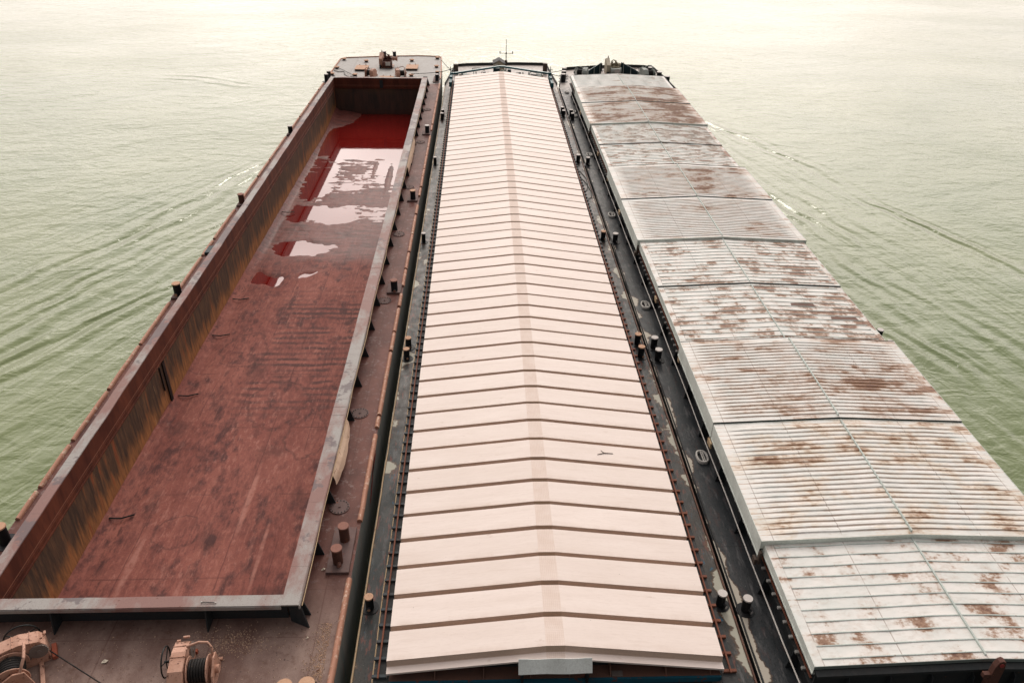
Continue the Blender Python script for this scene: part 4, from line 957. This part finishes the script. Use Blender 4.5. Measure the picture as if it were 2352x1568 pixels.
wedge(11.15, 2.45, 84.8, 12.85, 3.25, 85.7); wedge(15.0, 3.25, 86.0, 17.0, 2.35, 85.2)
rim(RP, ZR, .30, .06, M['hullblack'], right, 78.9)

# ------------------------------------------------------------------ right barge covers
RCX = 13.25
mb = MB(); mb.box(8.95, 9.0, 12.6, 77.6, ZR, 2.9); mb.box(17.6, 17.65, 12.6, 77.6, ZR, 2.9); mb.box(9.0, 17.6, 12.6, 12.65, ZR, 3.45); mb.box(9.0, 17.6, 77.55, 77.6, ZR, 2.9); mb.build('coaming', M['hullblack'], right)
mb = MB(); mb.box(8.72, 9.15, 12.2, 78.0, 2.88, 2.92); mb.cm = 0; mb.build('coaming_flange', M['darkledge'], right)
mb = MB(); mb.box(17.45, 17.9, 12.2, 78.0, 2.88, 2.92); mb.build('coaming_flange', M['darkledge'], right)
mb = MB(); n = 20; pr = []
mb.add([(8.7, 12.25, 3.56), (13.25, 12.25, 3.76), (17.9, 12.25, 3.56), (8.7, 12.42, 3.60), (13.25, 12.42, 3.80), (17.9, 12.42, 3.60), (8.7, 12.25, 3.46), (13.25, 12.25, 3.66), (17.9, 12.25, 3.46)],
       [(0, 1, 4, 3), (1, 2, 5, 4), (6, 7, 1, 0), (7, 8, 2, 1)])
mb.box(8.75, 17.85, 12.40, 12.44, 2.4, 3.5)
mb.build('end_coaming', M['darkledge'], right)
for k in range(8):
    xx = 9.6 + 1.12 * k; mb = MB(); mb.prism([(xx, 12.4, 3.45), (xx, 12.4, 2.6), (xx, 12.12, 2.6), (xx, 12.27, 3.4)], (.03, 0, 0)); mb.build('stay', M['stay'], right)
mb = MB(); mb.box(8.75, 17.85, 12.0, 12.4, 2.56, 2.6); mb.build('step', M['darkledge'], right)
mb = MB(); mb.prism([(13.1, 12.0, 2.6), (13.45, 12.0, 2.6), (13.38, 12.0, 4.15), (13.33, 12.0, 4.36), (13.25, 12.0, 4.4), (13.17, 12.0, 4.36), (13.12, 12.0, 4.15)], (0, .16, 0)); mb.box(12.95, 13.12, 12.02, 12.14, 3.7, 3.85)
o = mb.build('lifting_post', M['bollardrust'], right, .012)
mb = MB(); mb.cyl((13.25, 11.98, 4.25), (13.25, 12.18, 4.25), .06, n=14); q = mb.build('pin', M['lhullred'], None, at=wpos(right)); q.parent = o; q.location = Vector((0, 0, 0))
for k in range(25):
    mb = MB(); y_ = 13.6 + 2.6 * k; mb.prism([(8.95, y_, 2.87), (8.95, y_, ZR), (8.62, y_, ZR), (8.74, y_, 2.85)], (0, .03, 0)); mb.build('stay', M['stay'], right)
brackets(right, 8.66, 8.98, 12.9, 37.5, .50, 2.92, M['bracketgrey']); brackets_far(right, 8.66, 8.98, 12.9 + .5 * 50, 77.5, .5, 2.92, M['bracketgrey'])
mb = MB(); mb.box(8.765, 8.81, 12.6, 77.8, 2.99, 3.03); mb.build('cover_rail', M['rustred'], right)
mb = MB(); mb.box(8.66, 8.70, 40, 78, 2.82, 2.9); mb.build('guard_bar', M['darkledge'], right)
mb = MB(); mb.tube([(8.66, 12.0, 2.6), (8.62, 12.8, 2.6)] + [(8.57 + .01 * math.sin(y_), y_, 2.62) for y_ in range(14, 79)], .024, 8); mb.build('pipe', M['pipewhite'], right)
# long grille windows beside the far covers
def grille(y0, y1, z0=2.20, z1=2.85):
    mb = MB(); y = y0
    while y < y1: mb.box(8.60, 8.66, y, y + .10, z0, z1); y += .42
    mb.box(8.60, 8.66, y0, y1, z0, z0 + .05); mb.box(8.60, 8.66, y0, y1, (z0 + z1) / 2, (z0 + z1) / 2 + .05); mb.box(8.60, 8.66, y0, y1, z1 - .05, z1)
    mb.build('side_grille', M['bracketgrey'], right)
# oval vent frames on the right deck
def ovent(x, y):
    mb = MB(); n = 28; vs = []
    for i in range(n):
        a = 2 * PI * i / n; cx, sy = math.cos(a), math.sin(a)
        ex = lambda r1, r2: (x + r1 * math.copysign(abs(cx) ** .75, cx), y + r2 * math.copysign(abs(sy) ** .75, sy))
        for (r1, r2, zz) in ((.23, .36, .0), (.23, .36, .12), (.17, .29, .12), (.17, .29, .01)): vs.append((*ex(r1, r2), ZR + zz))
    mb.add(vs, [(4 * i + k, 4 * i + k + 1, 4 * ((i + 1) % n) + k + 1, 4 * ((i + 1) % n) + k) for i in range(n) for k in range(3)], True)
    mb.box(x - .03, x + .01, y - .3, y + .3, ZR + .08, ZR + .11); mb.box(x + .04, x + .07, y - .28, y + .28, ZR + .08, ZR + .11)
    mb.build('oval_vent', M['greylight'], right)
for yy, xx in ((22.71, 8.45), (34.67, 8.42), (46.6, 8.40), (58.6, 8.38), (69.4, 8.36), (70.7, 8.36), (77.7, 8.42)): ovent(xx, yy)

SEQ = [('lo', 12.45, 16.78), ('hi', 16.70, 22.47), ('hi', 22.53, 28.2), ('lo', 28.1, 33.62), ('lo', 33.66, 38.95), ('hi', 38.85, 44.77), ('hi', 44.83, 50.7), ('lo', 50.6, 56.02), ('lo', 56.06, 61.0),
       ('hi', 60.9, 66.95), ('hi', 67.0, 72.2), ('lo', 72.1, 77.75)]
AMT = [.46, .40, .55, .68, .58, .12, .42, .58, .66, .80, .74, .12]
LAB = ['nearest pale hatch cover, flat with scattered brown stains behind the dark end coaming', 'corrugated hatch cover with orange streaks, raised over the nearest flat cover', 'corrugated hatch cover browned on its right half, beyond the orange-streaked one', 'flat hatch cover whose right half has broad brown bands and sunken dark plates', 'flat hatch cover with brown patches at its far right, behind the banded one', 'corrugated hatch cover at mid row with a pale green near face and faint streaks', 'corrugated hatch cover at mid row, browner on the right, beyond a thin dark seam', 'flat hatch cover with brown blotches, just beyond the mid row corrugated pair', 'flat hatch cover with dark red-brown stripes at left, under the farthest green face', 'heavily browned corrugated hatch cover with a pale green near face, third from the bow', 'orange and grey-brown corrugated hatch cover, second from the bow', 'whitish thinly stained flat hatch cover, farthest of the row beside the bow winches']
hinge = None
for i, (kind, y0, y1) in enumerate(SEQ):
    hi = kind == 'hi'; x0, x1 = (8.57, 17.98) if hi else (8.69, 17.85); ze, zr = (3.86, 4.08) if hi else (3.70, 3.91)
    if i in (2, 6, 10): ze += .045; zr += .045
    if i in (4, 8): ze += .05; zr += .05
    root = empty('hatch_cover', ((x0 + x1) / 2, (y0 + y1) / 2, 3.0), LAB[i], 'hatch cover', 'hatch covers in a row along the right barge')
    nb = 23 if hi else (10 if i == 0 else (13 if i < 5 else 15)); m_ = .22; pitch = (y1 - y0 - 2 * m_) / nb
    mat = panel_mat('cover_paint_%02d' % i, pitch, y0 + m_, AMT[i], hi, ((.66, .38, .10) if i == 1 else (.50, .27, .13)) if hi else (.46, .29, .19), i + 1)
    def z_at(x): return ze + (zr - ze) * (1 - abs(x - RCX) / ((x1 - x0) / 2))
    mb = MB()
    if hi:
        prof = [(y0, 0), (y0 + m_, 0)]
        for k in range(nb):
            b = y0 + m_ + k * pitch; prof += [(b + pitch * .10, .0), (b + pitch * .20, .036), (b + pitch * .62, .036), (b + pitch * .86, .0)]
        prof += [(y1 - m_, 0), (y1, 0)]
    else: prof = [(y0, 0), (y1, 0)]
    xs = [x0, x0 + .28, RCX, x1 - .28, x1]
    G_ = []
    sg = lambda x, y: -.012 * math.sin((x - x0) * 3.1) * math.sin((y - y0) * 1.3 + i)
    XS = [x0, x0 + .22] + [x0 + .22 + (RCX - x0 - .22) * k / 6 for k in range(1, 7)] + [RCX + (x1 - .22 - RCX) * k / 6 for k in range(1, 7)] + [x1]
    if not hi: prof = [(y0 + (y1 - y0) * k / 24, 0) for k in range(25)]
    for (y, dz) in prof:
        row = []
        for j, x in enumerate(XS):
            d = dz if 1 < j < len(XS) - 2 else 0
            row.append((x, y, z_at(x) + d + (sg(x, y) if 1 < j < len(XS) - 2 else 0)))
        G_.append(row)
    nX = len(XS); vs = [p for r_ in G_ for p in r_]
    mb.add(vs, [(j * nX + a, j * nX + a + 1, (j + 1) * nX + a + 1, (j + 1) * nX + a) for j in range(len(G_) - 1) for a in range(nX - 1)])
    mb.build('cover_sheet', mat, root)
    if not hi:      # standing seams between the bays
        mb = MB()
        for k in range(nb + 1):
            yy = y0 + m_ + k * pitch
            for (xa, xb) in ((x0 + .26, RCX), (RCX, x1 - .26)):
                za, zb = z_at(xa), z_at(xb); hh = .022; q_ = 5; wv = [.012 * nz3(xa + (xb - xa) * e_ / q_, yy * 3, i) for e_ in range(q_ + 1)]
                vs = []
                for e_ in range(q_ + 1):
                    x_ = xa + (xb - xa) * e_ / q_; zz = z_at(x_) + sg(x_, yy)
                    vs += [(x_, yy - .022 + wv[e_], zz - .01), (x_, yy - .014 + wv[e_], zz + hh), (x_, yy + .014 + wv[e_], zz + hh), (x_, yy + .022 + wv[e_], zz - .01)]
                mb.add(vs, [(4 * e_ + a, 4 * e_ + a + 1, 4 * e_ + a + 5, 4 * e_ + a + 4) for e_ in range(q_) for a in range(3)])
        mb.build('standing_seams', M['ridgeseam'], root)
    mb = MB(); mb.box(RCX - .022, RCX + .022, y0 + .1, y1 - .1, zr - .01, zr + (.05 if not hi else .075))
    mb.build('ridge_seam', M['ridgeseam'], root)
    # side skirts and end faces
    sk = 3.28 if hi else 3.44
    mb = MB(); mb.box(x0 - .012, x0 + .0, y0, y1, sk, ze + .012); mb.box(x0 - .03, x0 + .06, y0, y1, sk - .05, sk); mb.build('side_skirt', M['palegreen'], root)
    mb = MB(); mb.box(x1, x1 + .012, y0, y1, sk, ze + .012); mb.build('side_skirt', M['palegreen'], root)
    near_face = .30 if i in (1, 5, 9) else (.13 if i else .10)
    for yy in (y0 - .014, y1):
        mb = MB()
        d = near_face if yy < y1 else .12
        mb.add([(x0 - .012, yy, ze + .015), (RCX, yy, zr + .015), (x1 + .012, yy, ze + .015), (x0 - .012, yy, ze - d), (RCX, yy, zr - d), (x1 + .012, yy, ze - d)] +
               [(x0 - .012, yy + .014, ze + .015), (RCX, yy + .014, zr + .015), (x1 + .012, yy + .014, ze + .015)], [(3, 4, 1, 0), (4, 5, 2, 1), (0, 1, 7, 6), (1, 2, 8, 7)])
        if near_face > .2 and yy < y1:
            for k in range(17): mb.cm = 1; xx = x0 + .3 + (x1 - x0 - .6) * k / 16; zz = z_at(xx) - near_face; mb.box(xx - .05, xx + .05, y0 - .03, y0 - .012, zz - .005, zz + .03); mb.cm = 0
        mb.build('end_plate', [M['palegreen'] if i in (1, 5, 9) else (M['seamdark'] if i in (2, 3, 6, 7, 10, 11) else M['seamgrey']), M['rustred']], root)
    if i in (1, 3, 5, 7, 9):
        mb = MB(); mb.box(x0 - .03, x0 + .06, y0 - .16, y0 - .02, 3.02, 3.5); mb.box(x0 - .12, x0 - .03, y0 - .1, y0 + .12, 2.94, 3.16); mb.build('roller_bracket', M['brownpost'] if i in (1, 5, 9) else M['pipetan'], root, .01)
        mb = MB(); mb.box(x0 - .10, x0 - .03, y1 - .3, y1 + .1, 2.96, 3.2); mb.build('roller_bracket', M['pipetan'], root, .01)
    if i == 3 or i == 4:
        pass
    # holes in the fourth cover's sheet
    if i == 3:
        for (hx0, hx1, b) in ((14.6, 15.8, 8), (16.1, 17.4, 5)):
            mb = MB(); yy = y0 + m_ + b * pitch + .06; zz = (z_at(hx0) + z_at(hx1)) / 2 + .006
            mb.add([(hx0, yy, z_at(hx0) + .006), (hx1, yy, z_at(hx1) + .006), (hx1 - .05, yy + pitch - .12, z_at(hx1) + .006), (hx0 + .05, yy + pitch - .14, z_at(hx0) + .006)], [(0, 1, 2, 3)])
            mb.build('sunken_plate', M['flange'], root)

# ------------------------------------------------------------------ ropes and loose things
def rope(name, pts, r, mat, label, cat='rope', sag=0):
    P = [Vector(p) for p in pts]; out = []
    for a, b in zip(P, P[1:]):
        n = 14
        for k in range(n): t_ = k / n; out.append(a.lerp(b, t_) + Vector((0, 0, -sag * 4 * t_ * (1 - t_))))
    out.append(P[-1]); mb = MB(); mb.tube(out, r, 6); return tag(mb.build(name, M[mat]), label, cat)
rope('mooring_rope', [(-4.35, 88.2, ZL + .12), (-2.9, 79.6, 3.6)], .03, 'rope', 'taut mooring rope from the left barge bow corner down to the teal gantry', sag=.1)
rope('mooring_rope', [(-7.1, 81.2, ZL + .25), (-4.2, 82.6, ZL + .15), (-2.9, 83.5, 3.0)], .03, 'rope', 'mooring rope from the right salmon bow winch towards the middle barge', sag=.05)
rope('mooring_rope', [(6.95, 82.4, 2.9), (8.7, 84.9, 2.6)], .03, 'rope', 'short mooring rope from the middle bow to the farthest bollard of the right barge', sag=.05)
rope('mooring_rope', [(6.95, 82.0, 2.9), (8.5, 82.1, 2.55), (10.6, 82.4, 2.5)], .03, 'rope', 'mooring rope from the middle bow to the grey winch of the right barge', sag=.05)
rope('deck_rope', [(-14.9, 84.2, ZL + .1), (-12.9, 80.9, ZL + .12)], .025, 'rope', 'straight wire on the left bow deck from a vent to the salmon winch', sag=0)
pts = [(-15.2, 83.2), (-14.6, 82.6), (-14.1, 82.8), (-13.9, 81.6), (-13.3, 80.5), (-12.7, 81.2)]
rope('deck_rope', [(a, b, ZL + .04) for a, b in pts], .03, 'rope', 'slack crooked rope lying on the left bow deck beside the coaming')
rope('deck_rope', [(-14.3, 13.9, ZL + .35), (-12.3, 14.2, ZL + .30), (-9.2, 12.5, ZL + .08), (-8.4, 11.9, ZL + .05)], .018, 'rope', 'thin black wire stretched diagonally over the deck below the near winches')
n = 26; hp = [(7.05 + .30 * math.sin(2 * PI * k / n * 1.1) * (1 + .2 * math.sin(k)), 50 + 5.5 * k / n, ZM + .04) for k in range(n)]
hp = [(6.95, 55.5), (7.25, 54.6), (7.5, 53.2), (7.48, 52.0), (7.3, 51.0), (7.05, 50.4), (6.95, 49.9), (7.15, 49.2), (7.45, 49.6), (7.55, 50.6), (7.4, 52.2), (7.1, 53.6)]
rope('hose', [(a, b, ZM + .04) for a, b in hp], .022, 'hose', 'dark looped hose lying on the starboard side deck of the middle barge', 'hose')
hp = [(17.0, 86.5), (17.2, 87.2), (16.8, 87.8), (16.6, 86.9), (17.1, 86.2), (16.4, 85.9)]
rope('hose', [(a, b, ZR + .05 + .3 * (k % 2)) for k, (a, b) in enumerate(hp)], .03, 'hose', 'tangled dark line heaped beside the right bow winch', 'hose')
hp = [(-.9, 86.4), (-1.0, 87.3), (-.4, 87.5), (.2, 87.2), (.3, 86.3)]
rope('hose', [(a, b, ZM + .05) for a, b in hp], .03, 'hose', 'curved dark hose lying on the middle bow deck', 'hose')
mb = MB(); mb.tube([(4.05, 20.95, roofz(4.05) + .09), (4.3, 21.06, roofz(4.3) + .10), (4.62, 21.08, roofz(4.62) + .09)], .014, 6); mb.tube([(4.3, 21.06, roofz(4.3) + .10), (4.2, 21.2, roofz(4.2) + .09)], .010, 5)
tag(mb.build('twig', M['twig']), 'small dark twig lying on the right slope of the cream roof', 'twig')
mb = MB(); mb.tube([(-7.9, 14.95, CT + .03), (-7.55, 14.92, CT + .03)], .012, 6); mb.cm = 1; mb.tube([(-7.94, 14.952, CT + .03), (-7.9, 14.95, CT + .03)], .022, 6); mb.tube([(-7.55, 14.92, CT + .03), (-7.51, 14.917, CT + .03)], .022, 6)
tag(mb.build('rod', [M['black'], M['pipewhite']]), 'short black rod with white ends on the near coaming top of the open barge', 'rod')
def scrap(x, y, z, s, label, mat='paper'):
    mb = MB(); vs = [(x - s, y - s * .5, z + .01), (x + s * .7, y - s * .6, z + .05), (x + s, y + s * .5, z + .02), (x - s * .2, y + s * .6, z + .06), (x - s * .9, y + s * .3, z + .01)]
    mb.add(vs, [(0, 1, 2, 3, 4)]); tag(mb.build('paper_scrap', M[mat]), label, 'litter')
scrap(-10.35, 13.75, ZL, .085, 'crumpled cream paper scrap on the near deck left of the winch')
scrap(-4.95, 16.9, ZL, .06, 'small pale scrap on the deck beside the near twin bollards')
scrap(-4.98, 14.4, ZL + .0, .04, 'tiny white scrap on the deck by the coaming corner')
# gravel-like dirt on the near left deck
mb = MB(); rs = random.Random(3)
for k in range(2200):
    u = rs.random()
    if u < .55: x = -4.35 - abs(rs.gauss(0, .22)); y = 12.3 + rs.random() * 2.6
    elif u < .8: x = -7.0 + rs.gauss(0, .5); y = 14.3 + rs.gauss(0, .25)
    else: x = -14 + rs.random() * 9.5; y = 12.2 + rs.random() * 2.6
    if x > -4.2: continue
    s = rs.uniform(.006, .024); a = rs.random() * 6
    mb.add([(x + s * math.cos(a + 2.1 * j), y + s * math.sin(a + 2.1 * j), ZL + .003) for j in range(3)] + [(x, y, ZL + s * 1.1)], [(0, 1, 3), (1, 2, 3), (2, 0, 3)])
tag(mb.build('deck_grit', M['tan']), 'scattered tan grit and crumbs on the near deck of the left barge', 'grit', kind='stuff')
